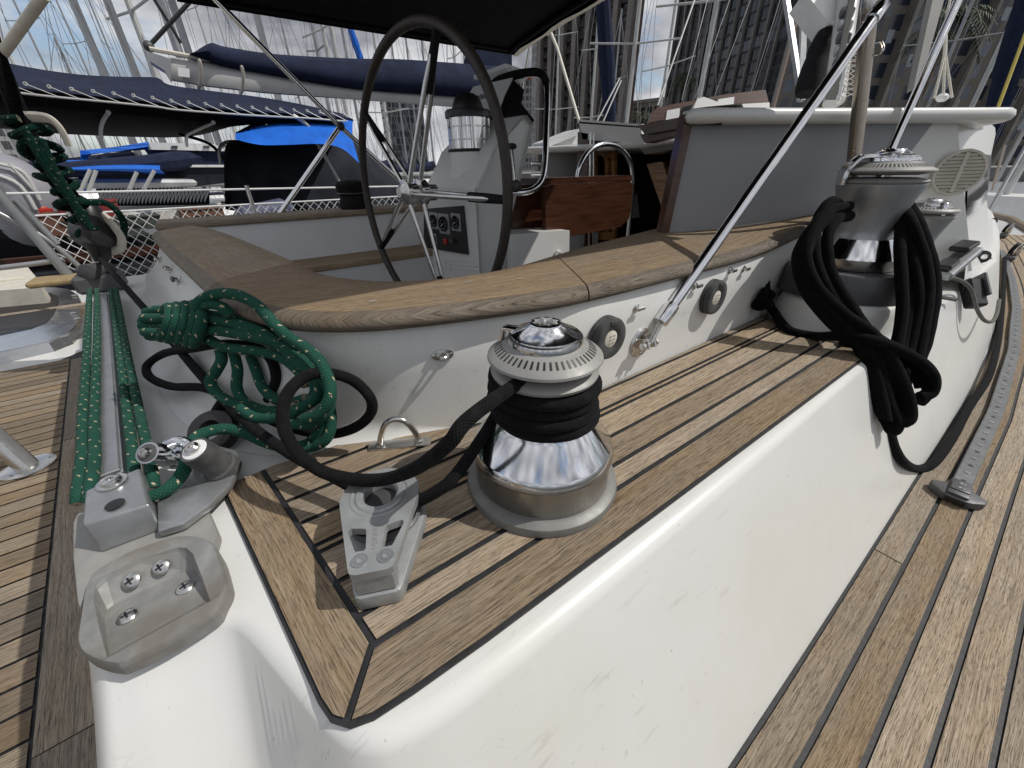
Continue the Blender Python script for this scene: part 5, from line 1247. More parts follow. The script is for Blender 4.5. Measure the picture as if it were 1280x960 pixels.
sb = Z(36, 584, ZD); sn = empty('rail_stanchion', sb, 'thick steel rail stanchion on a round screwed flange, on the aft deck planks', 'stanchion')
mb = MB(); mb.lathe([(.062, 0), (.062, .005), (.058, .007), (.034, .009)], 40, axisM(sb, zv)); 
mb.build('flange', M['steel'], sn)
for a in (.2, 2.3, 4.2):
    mb = MB(); screw(mb, sb + Vector((.048 * math.cos(a), .048 * math.sin(a), .006)), zv, .0085, .003); mb.build('screw', [M['steel'], M['black']], sn)
mb = MB(); e = Z(-30, 528, ZD + .16); mb.tube([sb, sb + (e - sb) * 1.0, sb + (e - sb) * 5.5], .0265, 24); mb.build('post', M['steel'], sn)
pp = empty('stern_rail', Y(60, 300, 3.0), 'bent steel stern rail tubes crossing behind the hatch at the left edge', 'rail')
for px_, r_ in ((((-10, 232), (40, 290), (92, 352)), .022), (((-10, 262), (60, 300), (115, 348)), .012), (((-10, 336), (40, 330), (80, 324)), .012), (((20, 250), (72, 305)), .013)):
    mb = MB(); mb.tube([Y(a, b, 2.95) for a, b in px_], r_, 12, n=5); mb.build('tube', M['mastalu'], pp)
mb = MB(); mb.box(Y(88, 343, 2.9) - zv * .02, (.3, .16, .03), bev=.01); o = mb.build('stern_seat_slat', simple('tan_slat', (.3, .22, .11), .7), origin=Y(88, 343, 2.9)); tag(o, 'pale tan slat behind the traveller car at the left', 'seat')
# ------------------------------------------------------------------ harbour: water, quay
WZ = -1.75
def facade(name, slab, glass, fh=3.0, bay=3.2, sf=.26, vf=.12, glow=.0):
    t = NT(name); g = t.coord(); s = t.n('ShaderNodeSeparateXYZ'); uv = t.coord('UV'); t.l(uv, s.inputs[0])
    fz = t.math('FRACT', t.math('DIVIDE', s.outputs[1], fh)); fx = t.math('FRACT', t.math('DIVIDE', s.outputs[0], bay))
    k = t.math('MAXIMUM', t.math('LESS_THAN', fz, sf), t.math('LESS_THAN', fx, vf))
    cb = t.n('ShaderNodeCombineXYZ'); t.l(t.math('FLOOR', t.math('DIVIDE', s.outputs[0], bay)), cb.inputs[0]); t.l(t.math('FLOOR', t.math('DIVIDE', s.outputs[1], fh)), cb.inputs[1])
    wn_ = t.n('ShaderNodeTexWhiteNoise'); wn_.noise_dimensions = '2D'; t.l(cb.outputs[0], wn_.inputs['Vector'])
    gl = t.mix(t.ramp(wn_.outputs['Value'], [(.55, 0.), (1., .8)]), glass, tuple(min(1, x * 3 + .05) for x in glass))
    sl = t.mix(t.noise(g, .6, 5), tuple(x * .75 for x in slab), tuple(x * 1.15 for x in slab))
    t.l(t.mix(k, gl, sl), t.b.inputs['Base Color']); t.l(t.math('ADD', t.math('MULTIPLY', k, .55), .2), t.b.inputs['Roughness'])
    return t.mat
t = NT('sea'); c = t.coord(); n1 = t.noise(t.mapping(c, (1, 1, 1)), 1.6, 5, .6); t.set(Base_Color=(.012, .03, .032), Roughness=.08); t.bump(n1, .5, .12); M['sea'] = t.mat
mb = MB(); mb.poly([(-4000, -4000, WZ), (4000, -4000, WZ), (4000, 4000, WZ), (-4000, 4000, WZ)]); tag(mb.build('water', M['sea'], smooth=False), kind='structure')
M['conc'] = simple('concrete', (.3, .29, .27), .85, 0, .2, .5)
M['asph'] = simple('promenade', (.22, .21, .2), .9, 0, .2, .4)
mb = MB(); a0, a1 = R(-60), R(150); n_ = 48
i_ = [(90 * math.cos(a0 + (a1 - a0) * k / n_), 90 * math.sin(a0 + (a1 - a0) * k / n_)) for k in range(n_ + 1)]; o_ = [(1500 * math.cos(a0 + (a1 - a0) * k / n_), 1500 * math.sin(a0 + (a1 - a0) * k / n_)) for k in range(n_ + 1)]
mb.loft([[(p[0], p[1], WZ - 1) for p in i_], [(p[0], p[1], -.3) for p in i_], [(p[0] * 1.01, p[1] * 1.01, -.3) for p in i_], [(p[0], p[1], 2) for p in o_]], False); tag(mb.build('quay', M['asph'], sharp=30), kind='structure')

# ------------------------------------------------------------------ buildings
def gz(p, z): return Vector((p.x, p.y, z))
def slab_wall(mb, a, b, z0, z1, mi=0):
    L = (b - a).length; mb.poly([gz(a, z0), gz(b, z0), gz(b, z1), gz(a, z1)], mi, [(0, z0), (L, z0), (L, z1), (0, z1)])
M['f_dark'] = facade('ribbed_glazing', (.06, .054, .05), (.02, .021, .024), 3.0, 3.0, .3, .16); M['recess'] = simple('recess_slab', (.055, .049, .045), .85, 0, .2, .3)
M['f_dark2'] = facade('dark_curtain_glazing', (.05, .047, .047), (.022, .027, .038), 3.1, 2.2, .22, .1)
M['f_apt'] = facade('apartment_front', (.15, .135, .115), (.022, .028, .045), 2.9, 3.4, .34, .3)
M['f_low'] = facade('low_block_front', (.36, .34, .28), (.03, .035, .04), 3.2, 2.6, .45, .35)
M['f_grid'] = facade('grid_front', (.3, .3, .3), (.05, .055, .06), 3.2, 2.4, .35, .3)
def plain(name, col, s=.3):
    t = NT(name); c = t.coord('UV'); br = t.n('ShaderNodeTexBrick'); t.l(c, br.inputs['Vector']); br.inputs['Scale'].default_value = 1.0; br.inputs['Brick Width'].default_value = 4.2; br.inputs['Row Height'].default_value = 3.0; br.inputs['Mortar Size'].default_value = .07
    br.inputs['Color1'].default_value = (*col, 1); br.inputs['Color2'].default_value = (*[x * .9 for x in col], 1); br.inputs['Mortar'].default_value = (*[x * .62 for x in col], 1)
    t.l(t.mix(t.math('MULTIPLY', t.noise(t.coord(), .15, 6), .35), br.outputs[0], tuple(x * .6 for x in col)), t.b.inputs['Base Color']); t.set(Roughness=.85); return t.mat
M['pink'] = plain('pink_panels', (.27, .195, .165)); M['fin'] = simple('fin_concrete', (.2, .18, .165), .85, 0, .12, .3)
M['finpale'] = simple('pale_fin', (.22, .21, .2), .8, 0, .12, .3)
def tower(name, label, a, b, c, z1, nfin, fm, wallm, finw, find, z0=-1, proj=1.2, cap=True):
    """a-b: the fronted face seen, b-c: the end wall; extruded away from us"""
    o = empty(name, gz((a + b) / 2, z0), label, 'building')
    nrm = Vector((-(b - a).y, (b - a).x, 0)).normalized()
    if nrm.dot(a) < 0: nrm = -nrm
    mb = MB(); d = a + (c - b); slab_wall(mb, b, c, z0, z1); slab_wall(mb, c, d, z0, z1); slab_wall(mb, d, a, z0, z1); mb.poly([gz(p, z1) for p in (a, b, c, d)]); mb.build('end_wall', wallm, o, smooth=False)
    for k in range(nfin):
        p, q = a.lerp(b, k / nfin), a.lerp(b, (k + 1) / nfin)
        mb = MB(); slab_wall(mb, p, q, z0, z1)
        for i in range(0, int((z1 - z0) / 3), 1):
            if nfin > 8: break
            z = z0 + i * 3.0; m_ = [gz(p, z), gz(q, z), gz(q - nrm * .7, z), gz(p - nrm * .7, z)]; mb.loft([m_, [v + zv * .9 for v in m_]], True, True, True, 1)
        mb.build('glazing_bay', [fm, M['recess'] if nfin <= 8 else fm], o, smooth=False)
    for k in range(nfin + 1):
        p = a.lerp(b, k / nfin); t_ = (b - a).normalized() * finw / 2; q = [gz(p - t_ - nrm * find, z0), gz(p + t_ - nrm * find, z0), gz(p + t_, z0), gz(p - t_, z0)]
        mb = MB(); mb.loft([q, [gz(v, z1 + 1) for v in q]], True, False, True); mb.build('fin', M['fin'] if nfin <= 8 else M['finpale'], o, smooth=False)
    return o
h0 = lambda x, d: gz(H(x, 150, d), 0)
tower('hotel_tower', 'tall tower with pale concrete fins and a pinkish end wall, behind the steering pedestal', h0(676, 178), h0(777, 160), h0(789, 172), 95, 7, M['f_dark'], M['pink'], 1.6, 2.2)
tower('glass_tower', 'dark glazed tower with many slim fins, rising behind the deckhouse roof', h0(829, 205), h0(962, 158), h0(978, 164), 120, 12, M['f_dark2'], M['pink'], .55, .8)
bl = empty('louvred_block', h0(1000, 120), 'dark block with horizontal concrete louvres, between the glass tower and the apartments', 'building')
a, b = h0(984, 125), h0(1040, 110); nrm = Vector((-(b - a).y, (b - a).x, 0)).normalized(); nrm = nrm if nrm.dot(a) > 0 else -nrm
mb = MB(); q = [a, b, b + nrm * 14, a + nrm * 14]; mb.loft([[gz(p, -1) for p in q], [gz(p, 58) for p in q]], True, False, True); mb.build('wall', M['f_dark2'], bl, smooth=False)
for k in range(48):
    q = [gz(p, 1 + k * 1.15) for p in (a - nrm * 1.2, b - nrm * 1.2, b, a)]; mb = MB(); mb.loft([q, [p + zv * .45 for p in q]], True, True, True); mb.build('louvre', M['fin'], bl, smooth=False)
# apartments at the right
ap = empty('apartment_building', h0(1180, 90), 'big beige apartment block with balconies, filling the top right corner', 'building')
a, b = h0(1040, 95), h0(1345, 132); u_ = (b - a).normalized(); L = (b - a).length; nrm = Vector((-u_.y, u_.x, 0)); nrm = nrm if nrm.dot(a) > 0 else -nrm
mb = MB(); slab_wall(mb, a, b, -1, 90); q = [b, b + nrm * 15, a + nrm * 15, a]
for p, r_ in zip(q, q[1:]): slab_wall(mb, p, r_, -1, 90)
mb.poly([gz(p, 90) for p in q]); mb.build('wall', M['f_apt'], ap, smooth=False)
M['balc'] = simple('balcony_concrete', (.17, .155, .135), .85, 0, .2, .5); M['railg'] = simple('balcony_glass', (.06, .075, .095), .3, 0, .2, .3)
nb = int(L / 6.8)
pw = 0; proto = None; random.seed(11)
for k in range(nb + 1):
    p = a + u_ * (k * 6.8); q = [p - u_ * .3 - nrm * 1.5, p + u_ * .3 - nrm * 1.5, p + u_ * .3, p - u_ * .3]
    mb = MB(); mb.loft([[gz(v, -1) for v in q], [gz(v, 91) for v in q]], True, False, True); mb.build('pier', M['balc'], ap, smooth=False)
cnt = 0
for f in range(4, 15):
    for k in range(min(nb, 9)):
        p = a + u_ * (k * 6.8 + .9); z = -1 + f * 2.9 + .0
        if proto is None or cnt >= 0:
            q = [Vector((0, 0, 0)), u_ * 5.0, u_ * 5.0 - nrm * 1.5, -nrm * 1.5]
            if proto is None:
                mb = MB(); mb.loft([q, [v + zv * .25 for v in q]], True, True, True)
                r2 = [-nrm * 1.45, u_ * 5.0 - nrm * 1.45, u_ * 5.0 - nrm * 1.4, -nrm * 1.4]; mb.loft([[v + zv * .3 for v in r2], [v + zv * 1.15 for v in r2]], True, True, True, 1)
                proto = mb.build('balcony', [M['balc'], M['railg']], ap, smooth=False); proto.location = gz(p, z) - ap.location
            else:
                c = proto.copy(); COL.objects.link(c); c.parent = ap; c.location = gz(p, z) - ap.location
        cnt += 1
mb = MB(); random.seed(5)
for k in range(60):
    f = random.randint(2, 20); kk = random.randint(0, nb - 1); p = a + u_ * (kk * 6.8 + random.choice((1.2, 3.0, 4.6))) - nrm * .05; z = -1 + f * 2.9 + .5
    mb.poly([gz(p, z), gz(p + u_ * 1.1, z), gz(p + u_ * 1.1, z + 1.6), gz(p, z + 1.6)])
tag(mb.build('curtain', simple('pale_curtain', (.3, .33, .36), .8), ap, smooth=False), kind='stuff')
def block(name, label, a, b, z1, m, depth=14, roof=None):
    o = empty(name, gz((a + b) / 2, -1), label, 'building'); nrm = Vector((-(b - a).y, (b - a).x, 0)).normalized(); nrm = nrm if nrm.dot(a) > 0 else -nrm
    mb = MB(); q = [a, b, b + nrm * depth, a + nrm * depth]
    for i in range(4): slab_wall(mb, q[i], q[(i + 1) % 4], -1, z1)
    mb.build('wall', m, o, smooth=False)
    mb = MB(); q2 = [a - nrm * .5, b - nrm * .5, b + nrm * depth, a + nrm * depth]; mb.loft([[gz(p, z1) for p in q2], [gz(p, z1 + 1.0) for p in q2]], True, True, True); mb.build('roof', roof or M['conc'], o, smooth=False)
block('low_block', 'low beige block with small windows seen in the gap between two towers', h0(788, 176), h0(827, 171), 20.5, M['f_low'], 5)
block('red_roofed_building', 'distant pale building with a red roof edge beside the instrument display', h0(630, 260), h0(667, 255), 42, M['f_grid'], 20, simple('red_roof', (.35, .08, .05), .8))
block('slim_block', 'slim grey tower block standing left of the finned tower', h0(664, 240), h0(678, 230), 78, M['f_grid'])
block('grid_block', 'grey gridded building far away under the navy awning at the left edge', h0(-20, 190), h0(38, 190), 18, M['f_grid'])
block('hazy_block', 'blue grey distant block seen through the steering wheel', h0(486, 240), h0(530, 245), 32, M['f_dark2'])
# palms
M['frond'] = simple('palm_frond', (.035, .05, .018), .7, 0, .4, 2); M['trunk'] = simple('palm_trunk', (.16, .13, .1), .9, 0, .3, 3)
def palm(p, h, n, r, lab, seed):
    random.seed(seed); o = empty('palm_tree', p, lab, 'palm tree', None)
    mb = MB(); tp = p + Vector((random.uniform(-.6, .6), random.uniform(-.6, .6), h)); mb.tube([p, p.lerp(tp, .5) + Vector((.2, .1, 0)), tp], [.3, .22, .17], 8, n=4); mb.build('trunk', M['trunk'], o)
    mb = MB()
    for k in range(n):
        a = 2 * PI * k / n + random.uniform(-.2, .2); el = random.uniform(-.3, 1.1); d = Vector((math.cos(a), math.sin(a), 0)); L = r * random.uniform(.8, 1.1); P = []
        for i in range(9):
            s = i / 8; P.append(tp + d * L * s * math.cos(el * .7) + zv * (L * (math.sin(el) * s - .85 * s * s)))
        sd = Vector((-d.y, d.x, 0))
        for i in range(8):
            for sg in (-1, 1):
                for j in range(2):
                    b0 = P[i].lerp(P[i + 1], j * .5); w_ = .22 * r * (1 - (i / 8) ** 2) + .05; tip = b0 + sd * sg * w_ + (P[i + 1] - P[i]) * .7 - zv * w_ * random.uniform(.4, .9)
                    mb.poly([b0, b0 + (P[i + 1] - P[i]) * .33, tip])
        mb.tube(P, .03, 4)
    mb.build('crown', M['frond'], o, smooth=False)
palm(gz(h0(853, 110), -.3), 17.5, 22, 3.6, 'tall palm with feathery crown in front of the dark glass tower', 1)
palm(gz(h0(800, 120), -.3), 12.5, 20, 3.2, 'shorter palm in front of the low beige block', 2)
palm(gz(h0(1142, 58), -.3), 11.5, 24, 3.4, 'dark palm in front of the apartment block, behind the sunlit tube', 3)
palm(gz(h0(812, 105), -.3), 9.5, 20, 2.8, 'lowest palm, right of the shorter one, by the low beige block', 4)

# ------------------------------------------------------------------ moored yachts with their masts
def yacht_far(p, h, md, ang, lab, hullm, mastm, L=10, boom=True, top=False, grp='moored yachts beyond the canopy'):
    o = empty('moored_yacht', gz(p, WZ), lab, 'yacht', grp); ca, sa = math.cos(ang), math.sin(ang)
    def w(x, y, z): return Vector((p.x + ca * x - sa * y, p.y + sa * x + ca * y, WZ + z))
    st = []
    for f in range(9):
        x = -L * .45 + L * f / 8; bw = L * .16 * (math.sin(PI * min(1, (f + 2.2) / 10.2)) ** .7) * (1 if f < 8 else .05); fb = 1.0 + .35 * (f / 8) ** 2
        st.append([w(x, -bw, fb), w(x, -bw * .95, fb * .5), w(x, -bw * .6, -.1), w(x, bw * .6, -.1), w(x, bw * .95, fb * .5), w(x, bw, fb)])
    mb = MB(); mb.loft(st, True, True, True); mb.build('hull', hullm, o, sharp=50)
    mb = MB(); cs_ = [(-L * .2, .9, 1.0), (L * .22, .75, 1.15)]; lo = [w(-L * .22, -L * .1, 1.0), w(L * .2, -L * .08, 1.1), w(L * .2, L * .08, 1.1), w(-L * .22, L * .1, 1.0)]; hi = [w(-L * .18, -L * .085, 1.5), w(L * .12, -L * .06, 1.5), w(L * .12, L * .06, 1.5), w(-L * .18, L * .085, 1.5)]
    mb.loft([lo, hi], True, False, True); mb.build('cabin', M['white'], o, sharp=30)
    mb = MB(); mb.tube([w(0, 0, 1.2), w(0, 0, h)], [md / 2, md * .42], 8); ms = mb.build('mast', mastm, o)
    for z, sw in ((h * .38, .11), (h * .66, .085)):
        mb = MB(); mb.tube([w(0, -h * sw, z + .1), w(0, 0, z), w(0, h * sw, z + .1)], md * .2, 6); mb.build('spreader', mastm, ms)
    wr = max(.006, .00042 * math.hypot(p.x, p.y))
    for q in ([w(0, -L * .14, 1.1), w(0, -h * .11, h * .38), w(0, -h * .085, h * .66), w(0, 0, h * .97)], [w(0, L * .14, 1.1), w(0, h * .11, h * .38), w(0, h * .085, h * .66), w(0, 0, h * .97)], [w(L * .52, 0, 1.3), w(0, 0, h * .97)], [w(-L * .45, 0, 1.1), w(0, 0, h)], [w(.0, -L * .12, 1.1), w(0, 0, h * .37)], [w(0, L * .12, 1.1), w(0, 0, h * .37)]):
        mb = MB(); mb.tube(q, wr, 4); mb.build('stay', M['wire'], o)
    if boom:
        mb = MB(); mb.tube([w(0, 0, 2.0), w(-L * .42, 0, 2.1)], .09, 8); bo = mb.build('boom', mastm, o)
        mb = MB(); mb.tube([w(-.1, 0, 2.55), w(-L * .15, 0, 2.4), w(-L * .4, 0, 2.22)], [.22, .17, .1], 8); mb.build('sail_cover', M['navy2'], bo)
    if top:
        mb = MB(); mb.tube([w(.05, 0, h), w(.12, 0, h + .9)], wr, 4); mb.tube([w(-.35, 0, h + .12), w(.1, 0, h + .1)], wr, 4); mb.build('masthead_gear', M['wire'], ms)
random.seed(21)
specs = [ # px at y=90, distance, height, diameter, mast material
 (-30, 21, 15, .16, 0, 'yacht mast at the very left edge above the navy awning'), (22, 33, 17, .13, 0, 'thin yacht mast near the left edge above the awning'),
 (84, 46, 8.3, .17, 1, 'short mast with an instrument at its head, lower of two close together at left'), (88, 40, 9.4, .15, 1, 'short mast with an instrument at its head, taller of two close together at left'),
 (129, 15.5, 16, .17, 0, 'thick pale mast, first big one above the left part of the awning'), (169, 16.5, 17, .18, 0, 'thick pale mast, second big one above the awning'),
 (193, 19, 17, .18, 0, 'thick pale mast just left of the boom end'), (232, 13, 16, .18, 1, 'grey mast with radar bracket above the boom end, left of two together'), (244, 14.5, 17, .17, 1, 'grey mast above the boom end, right of two together'),
 (60, 60, 21, .16, 1, 'faint distant mast behind the two short ones'), (110, 70, 22, .17, 1, 'faint distant mast left of the first thick one'), (148, 62, 20, .17, 1, 'faint distant mast between the first two thick ones'),
 (270, 40, 18, .16, 0, 'slim mast left of the canopy leg'), (292, 55, 19, .18, 0, 'slim distant mast close by the canopy leg'), (339, 14, 17, .17, 0, 'white mast right of the canopy leg, above the navy sail cover'),
 (366, 36, 18, .15, 1, 'thin grey mast against the blue sky patch'), (402, 22, 10, .17, 1, 'grey mast with a blunt top against the blue sky'), (414, 20, 18, .16, 0, 'white mast, brightest, in the cluster left of the wheel'),
 (424, 17.5, 18, .17, 0, 'white mast close right of the brightest one, left of the wheel'), (437, 26, 18, .16, 1, 'grey mast left of the wheel rim'), (474, 24, 12.5, .15, 0, 'white mast with short top, seen through the wheel'),
 (494, 34, 18, .15, 1, 'thin mast inside the upper left of the wheel'), (512, 44, 19, .18, 1, 'thin distant mast left of the upper spoke'), (531, 30, 16, .14, 1, 'thin mast just left of the upper spoke'), (569, 32, 13, .16, 0, 'pale mast above the compass, right of the spoke'),
 (581, 48, 20, .18, 1, 'thin distant mast above the compass'), (697, 42, 18, .17, 0, 'thin white mast in front of the finned tower, left part'), (743, 38, 15.2, .2, 0, 'white mast ending below the canopy, in front of the finned tower'),
 (770, 45, 14, .16, 1, 'thin mast before the pink end wall'), (790, 24, 19, .2, 0, 'white mast with a cross spreader at the edge of the pink end wall'), (832, 36, 22, .2, 0, 'slim white mast at the left edge of the dark glass tower'),
 (880, 21, 20, .2, 0, 'bright white mast in front of the dark glass tower'), (1178, 44, 24, .2, 1, 'grey mast in front of the apartments, left of the navy furled sail'), (1235, 33, 24, .22, 0, 'pale mast in front of the apartments near the right edge'),
]
for i, (x, d, h, md, mm, lab) in enumerate(specs):
    p = H(x, 90, d); yacht_far(p, h, md * 1.0, random.uniform(-.5, .5) + .3, lab, M['white'] if i % 3 else M['navy2'], M['mast'] if mm == 0 else M['mastalu'], random.uniform(9, 12), True, i in (2, 3, 16), 'moored yachts behind the neighbouring boats')
# furled headsails
for (x0, y0, x1, y1, d, lab, r_) in ((752, -30, 763, 160, 26, 'navy furled sail hanging before the finned tower', .42), (1290, -20, 1237, 170, 24, 'navy furled sail before the apartments near the right edge', .36), (478, 10, 455, 75, 24, 'blue furled sail seen above the wheel', .16)):
    a, b = H(x0, y0, d), H(x1, y1, d)
    if x0 == 478: a, b = H(432, 18, d), H(456, 90, d)
    mb = MB(); mb.tube([a + (a - b) * .8, a, a.lerp(b, .5), b, b - zv * .8], [r_ * .5, r_ * .8, r_, r_ * .8, r_ * .3], 10, n=5, wob=.15); o = mb.build('furled_sail', M['navy'] if x0 != 478 else M['blue'], origin=b); tag(o, lab, 'furled sail')
# pale rigging lines near the deckhouse
def line(name, lab, pts, r_, m, cat='line', grp=None):
    mb = MB(); mb.tube(pts, r_, 6); tag(mb.build(name, m, origin=pts[0]), lab, cat, grp)
line('halyard', 'cream webbing line slanting down to the port side of the companionway', [D(684, 30, 5), D(697, 62, 5), D(724, 152, 5)], .02, M['cream'])
for k, (x0, y0, x1, y1) in enumerate(((868, 0, 822, 132), (884, 0, 852, 125), (912, 0, 868, 124), (938, 0, 893, 120), (764, 118, 746, 152), (768, 120, 754, 152), (975, 0, 938, 118), (1006, 30, 1012, 125))):
    a, b = D(x0, y0, 7 + k * .3), D(x1, y1, 7 + k * .3); line('shroud', ('rigging wire before the left edge of the dark tower', 'rigging wire left of the bright white mast, before the dark tower', 'rigging wire crossing the bright white mast', 'rigging wire right of the bright white mast', 'pale rope fan left strand by the pink wall', 'pale rope fan right strand by the pink wall', 'rigging wire before the right part of the dark tower', 'rigging wire before the louvred block')[k], [a + (a - b) * .6, b], .007 if k not in (0, 4, 5) else .016, M['mast'] if k in (0, 4, 5) else M['wire'], 'wire', 'rigging wires before the towers')
line('backstay', 'dark taut wire rising past the instrument display', [D(667, 30, 4), D(652, 118, 4), D(648, 150, 4)], .012, M['black'], 'wire')
# own mast foot, sail and tackle on the deckhouse at the right
mt = empty('main_mast', D(1052, 120, 4.2), 'white main mast foot with blocks and coiled lines behind the sloping tube', 'mast')
mb = MB(); mb.tube([D(1042, 128, 4.2), D(1066, -40, 4.2)], .10, 18); mb.build('mast', M['mast'], mt)
for k in range(7):
    mb = MB(); q = D(1050 + k * 2.2, 112 - k * 16, 4.05); mb.box(q, (.06, .06, .09), bev=.012); mb.lathe([(.02, -.03), (.05, -.02), (.05, .02), (.02, .03)], 16, axisM(q + rt * -.08, (.5, -.8, .1))); mb.build('block', M['alu'] if k % 2 else M['darkgrey'], mt)
mb = MB()
for k in range(8): mb.tube([D(1044 - k * 1.6, 124, 4.0), D(1056 - k * .8, 60, 4.0), D(1072 - k, -20, 4.0)], .009, 6)
mb.build('halyard_fall', M['ropegrey'], mt)
mb = MB(); q = [D(*p, 4.3) for p in ((1006, -10), (1036, 28), (1048, 26), (1062, -12))]; mb.loft([q, [p + fw * .25 for p in q]], True, True, True); o = mb.build('boom_end', M['white'], origin=D(1040, 10, 4.3), smooth=False); tag(o, 'white boom end with folded sail at the top, right of the dark tower', 'boom')
mb = MB(); mb.tube([D(1008, 118, 4.6), D(1022, 70, 4.5), D(1034, 36, 4.4)], [.12, .14, .07], 12, n=5, wob=.2); o = mb.build('covered_sail', M['blackm'], origin=D(1022, 70, 4.5)); tag(o, 'black covered bundle hanging behind the sloping steel tube', 'sail bundle')
for k, x in enumerate((982, 1006)):
    mb = MB(); a = D(x, -5, 5.2); b = D(x + 20 - k * 26, 126, 5.2); mb.beam(a, b, .07, .05); o = mb.build('radar_strut', M['mastalu'], origin=b); tag(o, ('grey strut of an A-frame, left leg, above the deckhouse', 'grey strut of an A-frame, right leg, above the deckhouse')[k], 'strut', 'A-frame struts above the deckhouse')
gb = empty('mast_pulpit', D(1066, 125, 3.6), 'netted steel pulpit rail beside the main mast on the roof', 'rail')
mb = MB(); mb.tube([D(1048, 128, 3.6), D(1058, 80, 3.6), D(1070, 52, 3.6), D(1080, 60, 3.6), D(1076, 128, 3.6)], .016, 10, n=5); mb.build('hoop', M['steel'], gb)
mb = MB()
for k in range(9):
    mb.tube([D(1051 + k * 1.0, 124 - k * 7, 3.6), D(1076, 124 - k * 7 - 12, 3.6)], .004, 4); mb.tube([D(1051 + k * 1.0, 112 - k * 6, 3.6), D(1077, 124 - k * 6, 3.6)], .004, 4)
mb.build('netting', M['cream'], gb)
ck = empty('rope_shackle', D(1180, 122, 3.6), 'small white block with three thin ropes on the deckhouse roof, right of the sunlit tube', 'block')
mb = MB(); mb.box(D(1178, 122, 3.6), (.12, .08, .06), bev=.02); mb.build('block', M['white'], ck)
for x0, x1 in ((1168, 1180), (1179, 1181), (1190, 1182)):
    mb = MB(); mb.tube([D(x0, 122, 3.6), D(x1, 70, 3.6), D(1183, 20, 3.6), D(1192, -20, 3.6)], .010, 6); mb.build('rope', M['cream'], ck)
mb = MB(); q = [D(*p, 5.5) for p in ((1142, 110), (1150, 106), (1183, -10), (1168, -10))]; mb.loft([q, [p + fw * .1 for p in q]], True, True, True); o = mb.build('staysail_boom', M['conc'], origin=D(1150, 100, 5.5), smooth=False); tag(o, 'flat grey spar standing before the apartments, left of the sunlit tube', 'spar')
line('yellow_line', 'yellow rope slanting up at the right edge', [D(1246, 138, 6), D(1290, 20, 6)], .022, simple('yellow_rope', (.5, .4, .08), .7))
for k, (x0, y0, x1, y1, r_, lab) in enumerate(((1236, 265, 1285, 178, .019, 'grey steel stanchion leaning outward at the right edge, nearest'), (1226, 262, 1236, 186, .02, 'pale stanchion against the deckhouse corner'), (1240, 238, 1256, 182, .012, 'thin dark stanchion between two pale ones, right edge'))):
    mb = MB(); mb.tube([D(x0, y0, 4.2), D(x1, y1, 4.2)], r_, 12); o = mb.build('rail_post', M['mastalu'] if k != 2 else M['bronze_steel'], origin=D(x0, y0, 4.2)); tag(o, lab, 'stanchion', 'stanchions along the starboard rail')

# ------------------------------------------------------------------ port rail with netting
YN = 3.3
rl = empty('port_rail', (0.2, YN, ZD), 'port guard rail with wires and white diamond netting beyond the cockpit', 'guard rail')
t0, t1 = Y(-40, 243, YN), Y(600, 231, YN); u0_, u1_ = Y(40, 270, YN), Y(600, 240, YN)
for a, b, r_ in ((t0, t1, .006), (u0_, u1_, .005)):
    mb = MB(); mb.tube([a, b], r_, 8); mb.build('life_line', M['white'], rl)
for x in (72, 310, 528):
    p = Y(x, 238, YN); mb = MB(); mb.tube([Vector((p.x, YN, ZD)), Vector((p.x - .0, YN, p.z + .03))], .0125, 12); mb.build('stanchion', M['steel'], rl)
mb = MB(); zt = lambda x: u0_.z + (u1_.z - u0_.z) * (x - u0_.x) / (u1_.x - u0_.x); sp_ = .056; xa, xb = u0_.x, u1_.x
for k in range(-14, 62):
    for sg in (1, -1):
        P = []
        for i in range(60):
            z = ZD + .02 + (.66) * i / 59; x = xa + k * sp_ + sg * (z - ZD) * .95
            if xa <= x <= xb and z <= zt(x): P.append(Vector((x, YN + .008 * math.sin(13 * x + 9 * z), z)))
        if len(P) > 1: mb.tube(P, .0023, 4)
mb.build('netting', M['white'], rl)

# ------------------------------------------------------------------ neighbouring boats
ya = 5.6
aw = empty('awning', Y(200, 120, ya), 'long navy boat awning laced to a white rail, across the upper left', 'awning')
ridge = [(-60, 66), (10, 79), (60, 88), (110, 94), (160, 96), (196, 97), (212, 106), (260, 113), (330, 122), (385, 132), (432, 143)]
edge = [(-60, 100), (10, 108), (60, 114), (110, 119), (160, 124), (196, 128), (214, 131), (260, 135), (330, 140), (385, 143), (430, 147)]
far = [(-60, 152), (10, 157), (60, 162), (110, 165), (160, 167), (196, 168), (214, 168), (250, 165), (300, 152), (350, 147), (430, 148)]
Rg = [Y(a, b, ya + 1.2) for a, b in ridge]; Eg = [Y(a, b, ya) for a, b in edge]; Fg = [Y(a, b, ya + 3.2) for a, b in far]
mid = [r.lerp(e, .62) + zv * .015 + Vector((0, -.02, 0)) for r, e in zip(Rg, Eg)]
mb = MB(); mb.loft([smooth_path(L, 4) for L in (Rg, [r.lerp(e, .3) - zv * .03 for r, e in zip(Rg, Eg)], mid, Eg)], False)
mb.loft([smooth_path(L, 4) for L in (Rg, Fg)], False); mb.build('awning_cloth', M['navy2'], aw, sharp=40)
mb = MB(); lw = [e - zv * .10 + Vector((0, .25, 0)) for e in Eg]; mb.loft([smooth_path(L, 4) for L in ([e + zv * .0 for e in Eg], lw, [f - zv * .04 for f in Fg])], False); mb.build('awning_lining', M['blackm'], aw, sharp=60)
mb = MB(); mb.tube([e - zv * .04 - Vector((0, .03, 0)) for e in Eg], .009, 8, n=3); mb.build('edge_rail', M['mast'], aw)
